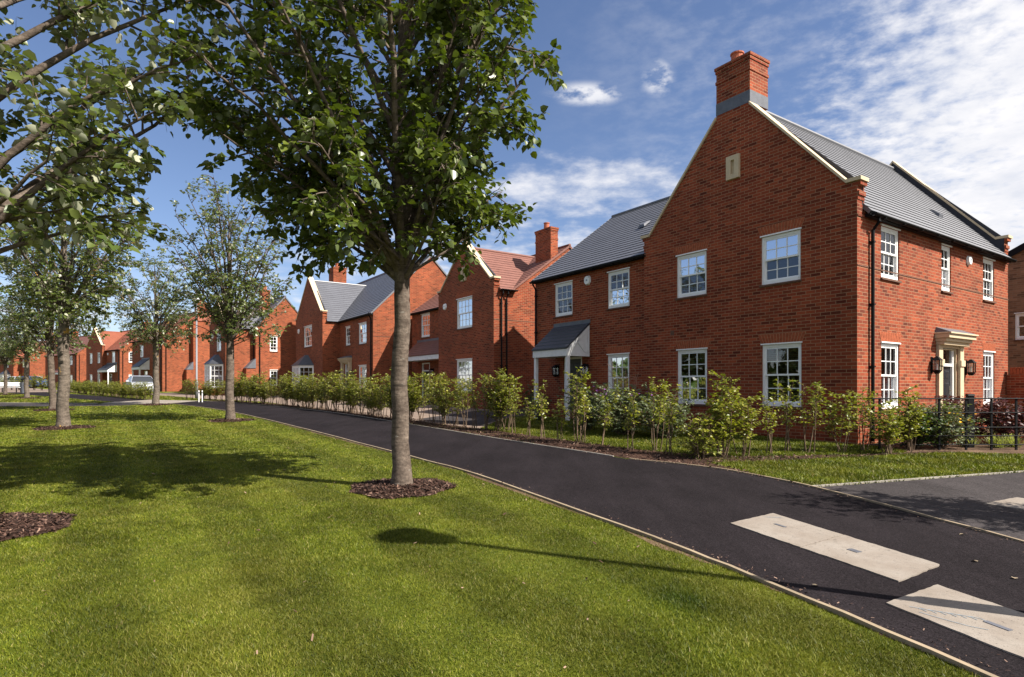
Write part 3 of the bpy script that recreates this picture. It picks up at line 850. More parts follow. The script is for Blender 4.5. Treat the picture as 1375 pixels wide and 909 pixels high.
def plaque(H, axis, fixed, a0, a1, z0, z1, slot=True):
    g = MB(H.wxf(axis, fixed)); d = .07; x0, x1 = a0 + (a1 - a0) * .36, a0 + (a1 - a0) * .64; y0, y1 = z0 + (z1 - z0) * .2, z0 + (z1 - z0) * .8
    g.box(a0, x0, .001, d, z0, z1); g.box(x1, a1, .001, d, z0, z1); g.box(x0, x1, .001, d, z0, y0); g.box(x0, x1, .001, d, y1, z1); g.box(x0, x1, .001, .008, y0, y1)
    g.build('stone_plaque', M['stone'], H.root)


def overhang_shadow_band(H, axis, fixed, a0, a1, z):
    g = MB(H.wxf(axis, fixed)); g.box(a0, a1, .001, .010, z, z + .024); g.build('overhang_shadow_band', M['silltile'], H.root)  # thin dark band painted in place of the shadow under the wall overhang


# ---- nearest house
def house_near():
    fl = 0.36
    H = House('detached_house', 0, 0, 0, fl, 'large red brick corner house with slate roof and chimney on its tall front gable')
    b = 0.05
    fw = [(1.23, 2.22, 1.02, 2.49), (3.82, 4.81, 1.02, 2.49), (1.25, 2.24, 3.94, 5.10), (3.84, 4.83, 3.94, 5.10)]
    rw = [(1.07, 1.95, .99, 2.46), (7.03, 7.87, .99, 2.46), (1.06, 1.94, 3.91, 5.07), (4.26, 4.84, 3.91, 5.07), (7.02, 7.85, 3.91, 5.07)]
    dr = (4.22, 5.20, fl + .02, 2.52)
    ze, zk, za = 5.36, 5.93, 9.06
    gable_wing(H, 0, 6.04, 0, 8.95, b, ze, 8.74, zk, za, 'slate', fw, [(*r_, .12) for r_ in rw] + [(*dr, .3)], send=8.95 - .28, stop=(2.55, 3.53, 8.52), courses=26, left_to=8.95)
    # rear gable with its own coping
    H.wall_poly('S', 8.95, [(0, b), (6.04, b), (6.04, zk - .08), (5.8, zk - .08), (3.02, za - .08), (.22, zk - .08), (0, zk - .08)])
    for ax, tt in (('t', 0.0), ('T', 6.04)): H.wall_sheet(ax, tt, 8.65, 8.95, ze, zk - .077)
    H.coping('S', 8.95, 0, 6.04, 3.02, zk, za)
    for w in fw[:2]: H.window('s', 0, *w, cols=3)
    for w in fw[2:]: H.window('s', 0, *w, cols=3)
    for i, w in enumerate(rw): H.window('t', 0, *w, cols=2 if i == 3 else 3, arch=i < 2, curtain='grey' if i in (0, 2) else None)
    H.panel_door('t', 0, 4.27, 5.15, fl + .02, 2.5, fan=.36, back=-.11)
    H.stone_surround('t', 0, 3.94, 5.48, fl - .05, 2.83, proj=.30, deep=True)
    H.lantern('t', 0, 3.66, 2.02); H.lantern('t', 0, 5.78, 2.0)
    H.alarm('t', 0, 5.95, 4.86, .13)
    H.gutter('t', 0, .30, 8.80, 5.175)
    H.downpipe('t', 0, .55, 5.20, .3)
    g = MB(H.wxf('t', 0)); g.box(.002, 8.948, .001, .016, 5.02 + .09, 5.02 + .135)
    x = .3
    while x < 8.8:
        g.box(x, x + .1, .001, .022, 5.16, 5.34); x += .112
    g.build('eaves_cornice', M['brick'], H.root)
    overhang_shadow_band(H, 't', 0, .002, 8.948, 4.06)
    H.chimney(2.55, 3.53, 0, .76, 8.52, 9.76, pot=[(3.16, .36, .15, .34)], lead=(8.525, 8.83), band=.36)
    plaque(H, 's', 0, 2.82, 3.19, 6.74, 7.33)
    g = MB(H.wxf('s', 0)); g.box(4.92, 5.05, .001, .006, 2.93, 3.06); g.build('air_brick', M['silltile'], H.root)
    # plinth
    g = H.mb(); g.box(-.028, -.001, .0, 3.93, b, .72); g.box(-.028, -.001, 5.49, 8.95, b, .72); g.box(-.028, 6.04, -.028, -.001, b, .72); g.build('plinth', M['brick'], H.root)
    # left range, set back a little, ridge along the street
    s0 = .15
    lw = [(6.80, 7.75, 1.02, 2.50), (6.79, 7.74, 3.97, 5.12), (9.48, 10.44, 3.97, 5.12)]
    dl = (8.98, 9.96, fl + .02, 2.52)
    gable_block(H, 6.041, 11.6, s0, 8.2, b, 5.46, 8.42, 'slate', lw + [dl], sr=4.15, courses=24, right=False)
    for i, w in enumerate(lw): H.window('s', s0, *w, cols=3, arch=i == 0, head=True)
    H.panel_door('s', s0, 9.0, 9.94, fl + .02, 2.5, fan=0, back=-.08)
    H.lantern('s', s0, 8.70, 2.05); H.lantern('s', s0, 10.25, 2.05)
    H.alarm('s', s0, 8.68, 5.02, .16)
    H.porch(s0, 8.62, 10.42, 3.62, 2.76, .95, fl - .1)
    g = H.mb(); g.box(6.05, 11.63, s0 - .03, s0 - .001, b, .72); g.build('plinth', M['brick'], H.root)
    H.downpipe('s', s0, 11.5, 5.42, .3)
    # roof vents
    v = H.mb()
    v.hexa([(7.9, 2.0, 6.93), (8.2, 2.0, 6.93), (8.2, 2.32, 7.18), (7.9, 2.32, 7.18)], [(7.95, 2.02, 7.03), (8.15, 2.02, 7.03), (8.15, 2.2, 7.16), (7.95, 2.2, 7.16)])
    v.build('roof_vent', M['lead'], H.root); v = H.mb()
    v.hexa([(.75, 6.1, 6.2), (.75, 6.4, 6.2), (1.05, 6.4, 6.54), (1.05, 6.1, 6.54)], [(.72, 6.13, 6.33), (.72, 6.37, 6.33), (.86, 6.37, 6.45), (.86, 6.13, 6.45)])
    v.build('roof_vent', M['lead'], H.root)
    H.finish()
    return H


house_near()


# ---- second house, brown tiles
def house_second():
    fl = .62
    H = House('detached_house', 15.45, .785, 0, fl, 'red brick house with brown tiled roofs, white coped front gable and tall chimney stack')
    b, ze = .2, 5.80
    s0 = .785
    fw = [(17.27, 18.72, 1.28, 2.77), (17.27, 18.70, 4.22, 5.62)]
    gable_wing(H, 15.45, 20.55, s0, 1.84, b, ze, 7.97, 6.26, 8.29, 'tile_brown', fw, send=5.0, courses=16, left_to=1.84, valley=1.75)
    for w in fw: H.window('s', s0, *w, cols=4, curtain='white')
    plaque(H, 's', s0, 17.78, 18.22, 6.42, 7.06)
    H.alarm('s', s0, 19.85, 5.42, .16)
    mw = [(23.62, 24.70, 4.28, 5.58)]
    gw = (23.62, 24.66, fl, 2.86)
    gable_block(H, 15.45, 25.9, 1.84, 8.2, b, ze, 8.1, 'tile_brown', mw + [gw], sr=5.0, courses=18, gut=False)
    H.gutter('s', 1.84, 20.6, 25.95, 5.70)
    H.window('s', 1.84, *mw[0], cols=3)
    H.panel_door('s', 1.84, 23.66, 24.62, fl + .02, 2.84, fan=.35, back=-.08)
    H.porch(1.84, 22.0 - 1.4, 25.1, 4.05, 3.2, .85, fl, tile='tile_brown', posts='none', truss=False)
    g = MB(H.wxf('s', 1.84)); g.box(24.9, 25.0, .70, .80, fl, 2.95); g.build('porch_post', M['white_worn'], H.root)
    H.lantern('s', 1.84, 23.2, 2.3)
    H.gutter('t', 15.45, 1.05, 1.9, 5.72)
    H.downpipe('t', 15.45, 1.15, 5.7, .4); H.downpipe('t', 15.45, 1.42, 5.7, .4)
    overhang_shadow_band(H, 't', 15.45, .79, 8.19, 4.40)
    H.chimney(15.52, 16.70, 3.96, 4.38, 6.2, 8.9, pot=[(16.1, 4.17, .13, .32)], band=.5)
    # second stack seen over the ridge
    g = H.mb(); g.box(15.30, 15.449, 2.2, 3.0, b, 1.0)
    H.finish()


house_second()


# ---- third house, slate, with stone doorcase and bay window
def house_third():
    fl = .62
    H = House('detached_house', 26.8, -.19, 0, fl, 'red brick house with steep grey slate roof, stone door surround and a hipped bay window', brick='brick_b')
    b, ze = .2, 5.86
    T, s0 = 26.8, -.19
    mw = [(27.85, 29.12, 1.33, 2.78), (27.85, 29.12, 4.08, 5.32), (30.62, 31.48, 4.13, 5.32)]
    dr = (30.70, 31.62, fl, 3.03)
    gable_block(H, T, 39.8, s0, 7.2, b, ze, 9.5, 'slate', mw + [dr], [(2.9, 3.9, 1.35, 2.8)], sr=3.5, courses=24)
    H.window('t', T, 2.9, 3.9, 1.35, 2.8, cols=2)
    for w in mw[:2]: H.window('s', s0, *w, cols=3, curtain='white' if w[2] < 2 else None)
    H.window('s', s0, *mw[2], cols=2)
    H.panel_door('s', s0, 30.72, 31.60, fl + .02, 3.0, fan=.4, back=-.08)
    H.stone_surround('s', s0, 30.35, 31.98, fl, 3.32, proj=.3)
    H.lantern('s', s0, 30.0, 2.3); H.lantern('s', s0, 32.25, 2.3)
    H.downpipe('s', s0, 27.0, 5.8, .4)
    overhang_shadow_band(H, 't', T, s0 + .002, 7.19, 4.42)
    w0, w1, sw = 32.65, 39.0, -1.31
    fw = [(35.0, 36.9, 4.26, 5.70)]
    gable_wing(H, w0, w1, sw, s0 + .01, b, ze, 8.82, 6.46, 9.12, 'slate', fw, send=3.4, courses=20)
    H.window('s', sw, *fw[0], cols=4)
    H.alarm('s', sw, 38.2, 5.5, .18)
    H.bay(sw, 34.6, 37.6, fl + .6, 2.95, .8)
    H.chimney(38.5, 39.6, 1.3, 2.3, 7.5, 10.55, pot=[(39.1, 1.8, .16, .35)], cowl=True)
    H.finish()


house_third()


# ---- fourth house and the ones where the street bends
def px_on(x, Y): return ((x - CXP) / F_PX * Y, Y)


def house_bend(name_label, X0Y0, theta, fl, wing, main, ze, zr, tile, wz, windows, wwin, rwin=(), door=None, porch=None, bays=(), chim=None, pipe=True, brick='brick_b'):
    H = House('detached_house', 0, 0, theta, fl, name_label, origin=X0Y0, brick=brick)
    b = fl - .5
    t0, t1, s0, s1, sr = main
    holes = [w[:4] for w in windows]
    if door: holes = holes + [(door[0], door[1], fl, fl + 2.15)]
    gable_block(H, t0, t1, s0, s1, b, ze, zr, tile, holes, [w[:4] for w in rwin], sr=sr, courses=20)
    for w in windows: H.window('s', s0, *w[:4], cols=w[4] if len(w) > 4 else 2)
    for w in rwin: H.window('t', t0, *w[:4], cols=2)
    if door: H.panel_door('s', s0, door[0] + .02, door[1] - .02, fl + .02, fl + 2.13, fan=.3, back=-.08)
    if wing:
        a0, a1, sw, apex, zk, za = wing
        gable_wing(H, a0, a1, sw, s0 + .01, b, ze, apex, zk, za, tile, [w[:4] for w in wwin], send=sr, courses=16, valley=s0 - .02)
        for w in wwin: H.window('s', sw, *w[:4], cols=w[4] if len(w) > 4 else 2)
    if porch: H.porch(*porch)
    for (fx, a0, a1) in bays: H.bay(fx, a0, a1, fl + .6, fl + 2.4, .75)
    if chim: H.chimney(*chim[:6], pot=[((chim[0] + chim[1]) / 2, (chim[2] + chim[3]) / 2, .15, .35)])
    if pipe: H.downpipe('s', s0, t0 + .25, ze - .05, fl); H.downpipe('t', t0, s0 + .3, ze - .05, fl)
    overhang_shadow_band(H, 't', t0, s0 + .002, s1 - .002, fl + 3.75)
    return H


fl = .82
H4 = house_bend('brick house with twin hipped bay windows, seen behind the thin multi-stemmed tree', px_on(303, 45.0), R(10), fl,
                (0, 3.5, 0, 8.1, 6.42, 8.35), (-.55, 9.0, 2.0, 6.6, 4.3), fl + 5.25, 8.62, 'slate', None,
                [(5.0, 5.9, fl + 3.5, fl + 4.7)], [(1.0, 1.95, fl + 3.4, fl + 4.75)],
                [(3.1, 3.7, fl + .75, fl + 2.0), (3.1, 3.7, fl + 3.45, fl + 4.65)], bays=[(1.85, 4.3, 6.4), (0, .5, 2.9)],
                chim=(.6, 1.3, 3.0, 3.6, 7.0, 9.2))
g = MB(H4.wxf('t', 0)); g.box(1.3, 1.999, .001, .56, fl - .4, fl + 2.1)
g.hexa([(1.28, .001, fl + 2.101), (1.999, .001, fl + 2.101), (1.999, .6, fl + 2.101), (1.28, .6, fl + 2.101)], [(1.97, .001, fl + 2.85), (1.999, .001, fl + 2.85), (1.999, .6, fl + 2.85), (1.97, .6, fl + 2.85)], 1)
g.build('side_annexe', [H4.brick, M['lead']], H4.root)
H4.alarm('s', 0, 2.75, fl + 4.6, .16); H4.finish()
fl = .95
H5 = house_bend('brick house with plain lit end wall, showing between the lamp column and the silver car', px_on(218, 56.0), R(14), fl,
                None, (0, 8.5, 0, 7.4, 3.7), fl + 5.2, 8.9, 'tile_red', None,
                [(1.1, 2.0, fl + .75, fl + 2.1), (1.1, 2.0, fl + 3.5, fl + 4.7), (5.2, 6.1, fl + 3.5, fl + 4.7)], [], [], door=(4.0, 4.95),
                porch=(0, 3.4, 5.5, fl + 3.3, fl + 2.5, .9, fl), chim=(.3, 1.0, 3.2, 4.2, 8.2, 9.8))
g = MB(H5.wxf('t', 0)); g.box(2.5, 6.4, .001, .6, fl - .4, fl + 6.9); g.box(1.9, 2.499, .001, .6, fl - .4, fl + 2.2)
g.hexa([(1.88, .001, fl + 2.201), (2.499, .001, fl + 2.201), (2.499, .63, fl + 2.201), (1.88, .63, fl + 2.201)], [(2.47, .001, fl + 2.95), (2.499, .001, fl + 2.95), (2.499, .63, fl + 2.95), (2.47, .63, fl + 2.95)], 1)
g.build('chimney_breast', [H5.brick, M['lead']], H5.root)
g = MB(H5.wxf('t', 0)); g.hexa([(2.4, -.3, fl + 6.901), (6.5, -.3, fl + 6.901), (6.5, .68, fl + 6.901), (2.4, .68, fl + 6.901)], [(4.0, -.3, fl + 8.0), (4.9, -.3, fl + 8.0), (4.9, .3, fl + 8.0), (4.0, .3, fl + 8.0)]); g.build('breast_roof', M['tile_red'], H5.root)
H5.finish()
fl = .98
H6 = house_bend('brick house with red tiled roof and white coped gable behind the far hedge', px_on(161, 72.0), R(17), fl,
                (4.45, 10.2, -.45, 8.6, 6.75, 9.1), (0, 10.3, 0, 7.4, 3.7), fl + 5.1, 8.95, 'tile_red', None,
                [(1.6, 2.6, fl + 3.5, fl + 4.8)], [(5.2, 6.1, fl + .8, fl + 2.1), (8.0, 8.9, fl + .8, fl + 2.1), (5.2, 6.1, fl + 3.5, fl + 4.8), (8.0, 8.9, fl + 3.5, fl + 4.8)],
                [(.95, 1.75, fl + .8, fl + 2.0), (.95, 1.75, fl + 3.5, fl + 4.8)], door=(2.6, 3.5), porch=(0, .9, 4.2, fl + 3.4, fl + 2.6, 1.0, fl), chim=(2.0, 2.8, 3.4, 4.2, 8.4, 9.7))
H6.alarm('s', 0, 3.9, fl + 4.6, .16); H6.finish()
fl = 1.05
H7 = house_bend('brick house with brown tiled roof and dark downpipe behind the lichen covered trunk', px_on(103, 82.0), R(19), fl,
                None, (0, 12.5, 0, 7.0, 3.5), fl + 5.05, 9.0, 'tile_brown', None,
                [(1.6, 2.6, fl + .75, fl + 2.1), (1.6, 2.6, fl + 3.5, fl + 4.75), (6.2, 7.2, fl + 3.5, fl + 4.75)], [], [], door=(4.4, 5.3),
                porch=(0, 3.6, 6.2, fl + 3.3, fl + 2.5, 1.0, fl, 'tile_brown'), chim=(11.5, 12.3, 3.1, 3.9, 8.4, 10.0))
H7.finish()
H8 = house_bend('farthest brick house at left with a white bay window, beyond the bench', px_on(36, 92.0), R(23), fl,
                (2.0, 7.0, -1.0, 8.6, 6.6, 9.0), (0, 11, 0, 7.4, 3.7), fl + 5.05, 8.9, 'tile_red', None,
                [(.8, 1.6, fl + 3.5, fl + 4.7)], [(3.9, 4.9, fl + 3.5, fl + 4.8)], [(1.0, 2.0, fl + .8, fl + 2.1)], bays=[(-1.0, 3.2, 5.8)], chim=(.5, 1.2, 3.2, 4.0, 8.4, 9.8))
H8.finish()
H9 = house_bend('distant brick house with brown porch roof, seen left of the lichen covered trunk', px_on(70, 100.0), R(21), fl,
                None, (0, 9, 0, 7.4, 3.7), fl + 5.05, 9.0, 'tile_brown', None,
                [(1.0, 2.0, fl + 3.5, fl + 4.75)], [], [], door=(2.2, 3.2), porch=(0, 1.6, 4.0, fl + 3.3, fl + 2.5, 1.0, fl, 'tile_brown'))
H9.finish()


# ---- buff house at the right edge
def house_buff():
    fl = .55
    H = House('buff_brick_house', 2.2, 14.0, 0, fl, 'buff brick house with dark roof edge showing past the right end of the corner house', brick='brick_buff')
    b = .1
    tc = -2.2; ze = 5.85; zr = 8.1
    win = [(.30, 1.24, 3.18, 4.12), (-1.9, -.9, 3.18, 4.12), (-1.9, -.9, 1.3, 2.5)]
    H.wall_sheet('s', 14.0, -6.6, 2.2, b, ze, win)
    H.wall_poly('s', 14.0, [(-6.6, ze), (2.2, ze), (tc, zr)])
    H.wall_sheet('t', -6.6, 14.0, 22, b, ze); H.wall_sheet('T', 2.2, 14.0, 22, b, ze)
    for w in win: H.window('s', 14.0, *w, cols=2, rows=1, arch=False)
    r = H.mb(); sl = (zr - ze) / 4.4
    for e in (-6.6, 2.2):
        sg = 1 if e > tc else -1
        H.slope(r, (e + sg * .25, 13.88, ze - sl * .25 + .06), (e + sg * .25, 22, ze - sl * .25 + .06), (tc, 13.88, zr + .06), (tc, 22, zr + .06), 14)
    r.build('roof', [M['slate_dark'], M['slate_edge_shade']], H.root, recalc=False)
    g = H.mb(); g.hexa([(2.45, 13.86, ze - .25), (2.45, 13.879, ze - .25), (tc, 13.879, zr - .12), (tc, 13.86, zr - .12)], [(2.45, 13.86, ze + .0), (2.45, 13.879, ze + .0), (tc, 13.879, zr + .12), (tc, 13.86, zr + .12)])
    g.build('verge_board', M['black'], H.root)
    H.finish()


house_buff()

# ---- brick garden wall behind the fence
wl = House('garden_wall', 0, 8.95, 0, .4, 'red brick garden wall with a soldier course on top, joined to the far corner of the big house', 'wall')
g = wl.mb(); g.box(-7.0, -.02, 8.75, 8.95, .1, 1.84); g.build('wall', M['brick'], wl.root)
g = wl.mb(); x = -7.0
while x < -.1:
    g.box(x, x + .066, 8.735, 8.965, 1.842, 2.05); x += .075
g.build('coping_bricks', M['arch'], wl.root)


# ------------------------------------------------------------------ the ground
def sheet(name, pts, mat_, dz, kind='structure', thick=0.0, sub=None, label=None, cat=None):
    bm = bmesh.new()
    vs = [bm.verts.new((p[0], p[1], gz(p[1]) + dz)) for p in pts]
    f = bm.faces.new(vs)
    if f.normal.z < 0: bmesh.ops.reverse_faces(bm, faces=[f])
    bm.normal_update()
    if f.normal.z < 0: f.normal_flip()
    if thick:
        r = bmesh.ops.extrude_face_region(bm, geom=[f])
        for v in r['geom']:
            if isinstance(v, bmesh.types.BMVert): v.co.z -= 0
        for v in vs: v.co.z -= thick
        bmesh.ops.recalc_face_normals(bm, faces=bm.faces)
    bmesh.ops.triangulate(bm, faces=bm.faces)
    me = bpy.data.meshes.new(name); bm.to_mesh(me); bm.free(); me.materials.append(mat_)
    o = bpy.data.objects.new(name, me); col.objects.link(o)
    tag(o, label, cat, None, kind)
    return o


ys = [-40, 0, 10, 20, 30, 40, 50, 60, 64, 68, 72, 76, 80, 85, 90, 95, 100, 130, 300, 900]
xs_ = [-900, -200, -60, -30, -15, 0, 15, 30, 60, 200, 900]
gv = [(x, y, gz(y)) for y in ys for x in xs_]
nx = len(xs_)
gf = [(j * nx + i, j * nx + i + 1, (j + 1) * nx + i + 1, (j + 1) * nx + i) for j in range(len(ys) - 1) for i in range(nx - 1)]
me = bpy.data.meshes.new('ground'); me.from_pydata(gv, [], gf); me.materials.append(M['turf'])
ground = bpy.data.objects.new('ground', me); col.objects.link(ground); tag(ground, kind='structure')


def smooth_poly(pts, n=6):
    pts = [np.array(p, float) for p in pts]; out = []
    for i in range(len(pts) - 1):
        p0, p1, p2, p3 = pts[max(i - 1, 0)], pts[i], pts[i + 1], pts[min(i + 2, len(pts) - 1)]
        for k in range(n):
            u = k / n
            out.append(tuple(0.5 * ((2 * p1) + (-p0 + p2) * u + (2 * p0 - 5 * p1 + 4 * p2 - p3) * u * u + (-p0 + 3 * p1 - 3 * p2 + p3) * u ** 3)))
    out.append(tuple(pts[-1])); return out


LEFT = smooth_poly([(2.75, 1.6), (2.32, 2.94), (1.76, 4.38), (1.29, 5.41)]) [:-1] + smooth_poly([(1.29, 5.41), (-.5, 8.87), xy(3.6, -8.6), xy(10, -8.58), xy(16, -8.66), xy(21.7, -8.9), xy(27, -9.6), xy(30.2, -10.2)])
RIGHT = smooth_poly([(5.3, 1.6), (4.75, 4.0), (4.49, 5.28), (3.94, 7.9), (3.22, 9.5), xy(1.2, -5.56)])[:-1] + smooth_poly([xy(1.2, -5.56), xy(5, -5.58), xy(10, -5.5), xy(17, -5.5), xy(23.5, -6.1), xy(28, -6.9), xy(33.2, -8.3)])
PATH = LEFT + RIGHT[::-1]
sheet('path', PATH, M['asphalt'], .004)
# the path goes on beyond the paved crossing
FAR_L = [xy(34.2, -12.6), xy(38, -13.6), xy(46, -15.8), xy(60, -19.6), xy(75, -24)]
FAR_R = [xy(36.5, -10.6), xy(42, -12.0), xy(50, -14.0), xy(62, -17.2), xy(76, -21)]
PATH2 = FAR_L + FAR_R[::-1]
sheet('path_beyond_crossing', PATH2, M['asphalt'], .004)
CROSS = [xy(30.2, -10.2), xy(33.2, -8.3), xy(36.5, -10.6), xy(34.2, -12.6), xy(32.2, -13.2)]
sheet('crossing_paving', CROSS, M['concrete'], .006)
SIDE = [xy(30.2, -10.25), xy(32.2, -13.25), xy(36.5, -18), xy(44, -26), xy(41, -28), xy(31.5, -18), xy(29.0, -12.9)]
sheet('cross_path', SIDE, M['asphalt_old'], .005)
DRIVE_L = [(33.4, -8.1), (37.0, -10.4), (37.3, -8.2), (35, -6.3)]
# drive and street at the right
DRIVE = [(3.955, 7.9), (7.78, 9.15), (16, 11.9), (26, 15), (30, 8), (20, -2), (5.35, 1.6), (4.8, 4.0), (4.54, 5.28)]
sheet('driveway', DRIVE, M['asphalt_old'], .005)
# block paved drives between the houses
TAN = [xy(7.9, -4.55), xy(30, -5.6), xy(32, -2.2), xy(26.6, -.4), xy(20, .75), xy(15.5, .7), xy(15.4, 7), xy(11.7, 7), xy(11.6, -.9)]
sheet('paved_forecourt', TAN, M['paving'], .004)
DARKD = [xy(8.6, -4.2), xy(12.2, -4.4), xy(15.3, -.2), xy(15.2, 7), xy(11.8, 7), xy(11.5, -1.0)]
sheet('asphalt_drive', DARKD, M['asphalt_old'], .009)
TAN2 = [xy(30, -5.6), xy(36, -7.6), xy(44, -9), xy(52, -11), xy(53, -8), xy(45, -7), xy(40, -2), xy(32, -2.2)]
sheet('paved_forecourt_beyond', TAN2, M['paving'], .0045)
FAR_ST = [xy(54, -18), xy(70, -22.5), xy(110, -34), xy(120, -24), xy(90, -18), xy(64, -14.5)]
bmf = [(p[0], p[1]) for p in FAR_ST]


def sheet_fine(name, A, B, mat_, dz):
    v = []; f = []
    for a, b in zip(A, B):
        for k in range(5):
            u = k / 4; x, y = a[0] * (1 - u) + b[0] * u, a[1] * (1 - u) + b[1] * u; v.append((x, y, gz(y) + dz))
    for i in range(len(A) - 1):
        for k in range(4): f.append((i * 5 + k, i * 5 + k + 1, i * 5 + k + 6, i * 5 + k + 5))
    me = bpy.data.meshes.new(name); me.from_pydata(v, [], f); me.materials.append(mat_); o = bpy.data.objects.new(name, me); col.objects.link(o); tag(o, kind='structure'); return o


sheet_fine('paved_street', [xy(62 + 3 * k, -21.5 - .9 * k) for k in range(18)], [xy(62 + 3 * k, -15.0 - .6 * k) for k in range(18)], M['paving'], .012)


def strip(name, line, w, mat_, z0, z1, side=1, kind='structure', jitter=0.0, label=None, cat=None):
    """low solid strip (edging board, kerb) along a line"""
    v = []; f = []; n = len(line)
    rng = random.Random(5)
    for i, p in enumerate(line):
        a = np.array(line[max(i - 1, 0)]); b = np.array(line[min(i + 1, n - 1)]); d = (b - a) / np.linalg.norm(b - a); nr = np.array((-d[1], d[0])) * side
        q = np.array(p); w_ = w * (1 + rng.uniform(-jitter, jitter)); o = q + nr * w_
        zj = rng.uniform(-.004, .004) if jitter == 0 else 0
        for (c, z) in ((q, z0), (q, z1 + zj), (o, z1 + zj), (o, z0)): v.append((c[0], c[1], gz(c[1]) + z))
    for i in range(n - 1):
        for k in range(4): f.append((i * 4 + k, i * 4 + (k + 1) % 4, i * 4 + 4 + (k + 1) % 4, i * 4 + 4 + k))
    f.append((0, 1, 2, 3)); f.append(tuple((n - 1) * 4 + k for k in (3, 2, 1, 0)))
    m = MB(); m.v = v; m.f = f; m.m = [0] * len(f)
    o = m.build(name, mat_)
    return tag(o, label, cat, None, kind)


strip('path_edging', LEFT, .032, M['timber'], -.05, .028, 1)
strip('path_edging_house_side', RIGHT[:31], .03, M['timber'], -.05, .022, -1)
strip('path_edging_hedge_side', RIGHT[31:], .03, M['kerb'], -.05, .018, -1)
strip('drive_edging', [(3.97, 7.93), (5.2, 8.33), (6.5, 8.75), (7.78, 9.17), (10, 9.9), (16, 11.95), (26, 15.1)], .032, M['kerb'], -.05, .02, 1)
strip('cross_path_edging', [xy(32.3, -13.3), xy(34.3, -15.6), xy(36.5, -18.05), xy(44, -26.05)], .05, M['kerb'], -.05, .03, -1)
# worn bare soil along the timber edging
sl_ = []; sr_ = []
rng = random.Random(3)
for p in LEFT[4:40]:
    sl_.append(p)
w_ = .1; outp = []
for i, p in enumerate(sl_):
    a = np.array(sl_[max(i - 1, 0)]); b = np.array(sl_[min(i + 1, len(sl_) - 1)]); d = (b - a) / np.linalg.norm(b - a); nr = np.array((-d[1], d[0]))
    w_ = min(.24 if i < 14 else .12, max(.012, w_ + rng.uniform(-.10, .09))); outp.append(tuple(np.array(p) + nr * w_))
sheet('bare_soil', [tuple(p) for p in sl_] + outp[::-1], M['soil'], .003)
SOIL = [tuple(p) for p in sl_] + outp[::-1]

# concrete cover slabs let into the path
def cover_slab(a, b, c, d, label, marks=(), joint=True, dark=()):
    ctr = ((a[0] + c[0]) / 2, (a[1] + c[1]) / 2)
    root = empty('cover_slab', (ctr[0], ctr[1], gz(ctr[1])))
    tag(root, label, 'concrete slab', 'pale concrete slabs let into the asphalt')
    A, B, Cc, D = [np.array(p) for p in (a, b, c, d)]
    def at(u, v): return (A * (1 - u) + B * u) * (1 - v) + (D * (1 - u) + Cc * u) * v
    def loc(p, z): return (p[0] - ctr[0], p[1] - ctr[1], gz(p[1]) - gz(ctr[1]) + z)
    segs = [(0, .497), (.503, 1)] if joint else [(0, 1)]
    for (v0, v1) in segs:
        g = MB(); n = 14; rr = random.Random(int(a[0] * 100 + v0 * 10))
        edge = []
        for (u0, w0), (u1, w1) in (((0, v0), (1, v0)), ((1, v0), (1, v1)), ((1, v1), (0, v1)), ((0, v1), (0, v0))):
            for k in range(n):
                q = at(u0 + (u1 - u0) * k / n, w0 + (w1 - w0) * k / n); edge.append((q[0] + rr.uniform(-.006, .006), q[1] + rr.uniform(-.006, .006)))
        g.hexa([loc(p, -.05) for p in edge], [loc(p, .014) for p in edge])
        g.build('slab', M['concrete'], root)
    for (u, v, lw, ww) in dark:
        g = MB(); p = at(u, v); q = (D - A) / np.linalg.norm(D - A); w = np.array((-q[1], q[0]))
        cs = [p - q * lw - w * ww, p + q * lw - w * ww, p + q * lw + w * ww, p - q * lw + w * ww]
        g.hexa([loc(c_, .012) for c_ in cs], [loc(c_, .018) for c_ in cs]); g.build('lifting_slot', M['lead'], root)
    for (u, v, pts) in marks:
        g = MB()
        for (x0, y0), (x1, y1) in zip(pts, pts[1:]):
            p0, p1 = at(u + x0, v + y0), at(u + x1, v + y1); d = (p1 - p0) / np.linalg.norm(p1 - p0); w = np.array((-d[1], d[0])) * .003
            g.face([loc(p0 - w, .0165), loc(p1 - w, .0165), loc(p1 + w, .0165), loc(p0 + w, .0165)])
        g.build('chalk_mark', M['chalk'], root)


cover_slab((2.16, 5.96), (2.77, 6.39), (3.31, 4.65), (2.75, 4.27), 'long pale concrete slab in the dark path, wholly in view', dark=[(.55, .2, .07, .016), (.5, .68, .05, .03)],
           marks=[(.70 + .04 * k, .03 + .012 * k, [(0, 0), (.03, .01), (.05, .03)]) for k in range(5)])
cover_slab((2.40, 3.87), (2.97, 4.20), (3.62, 2.30), (3.02, 1.95), 'pale concrete slab at the lower right corner with faint blue chalk scribble', dark=[(.45, .27, .07, .018), (.5, .7, .07, .018)],
           marks=[(.12 + .05 * k, .06 + .022 * k, [(0, 0), (.03, .012), (.05, .03), (.04, .05)]) for k in range(7)] + [(.08, .10, [(0, 0), (.05, .06), (.12, .13), (.20, .17)])])
cover_slab((5.41, 6.89), (6.06, 7.22), (6.95, 5.75), (6.30, 5.35), 'pale concrete slab in the grey drive at the right edge', joint=True)

# ------------------------------------------------------------------ grass
def inside(px_, py_, poly):
    poly = np.array(poly); n = len(poly); r = np.zeros(len(px_), bool); j = n - 1
    for i in range(n):
        xi, yi = poly[i]; xj, yj = poly[j]
        c = ((yi > py_) != (yj > py_)) & (px_ < (xj - xi) * (py_ - yi) / (yj - yi + 1e-12) + xi)
        r ^= c; j = i
    return r


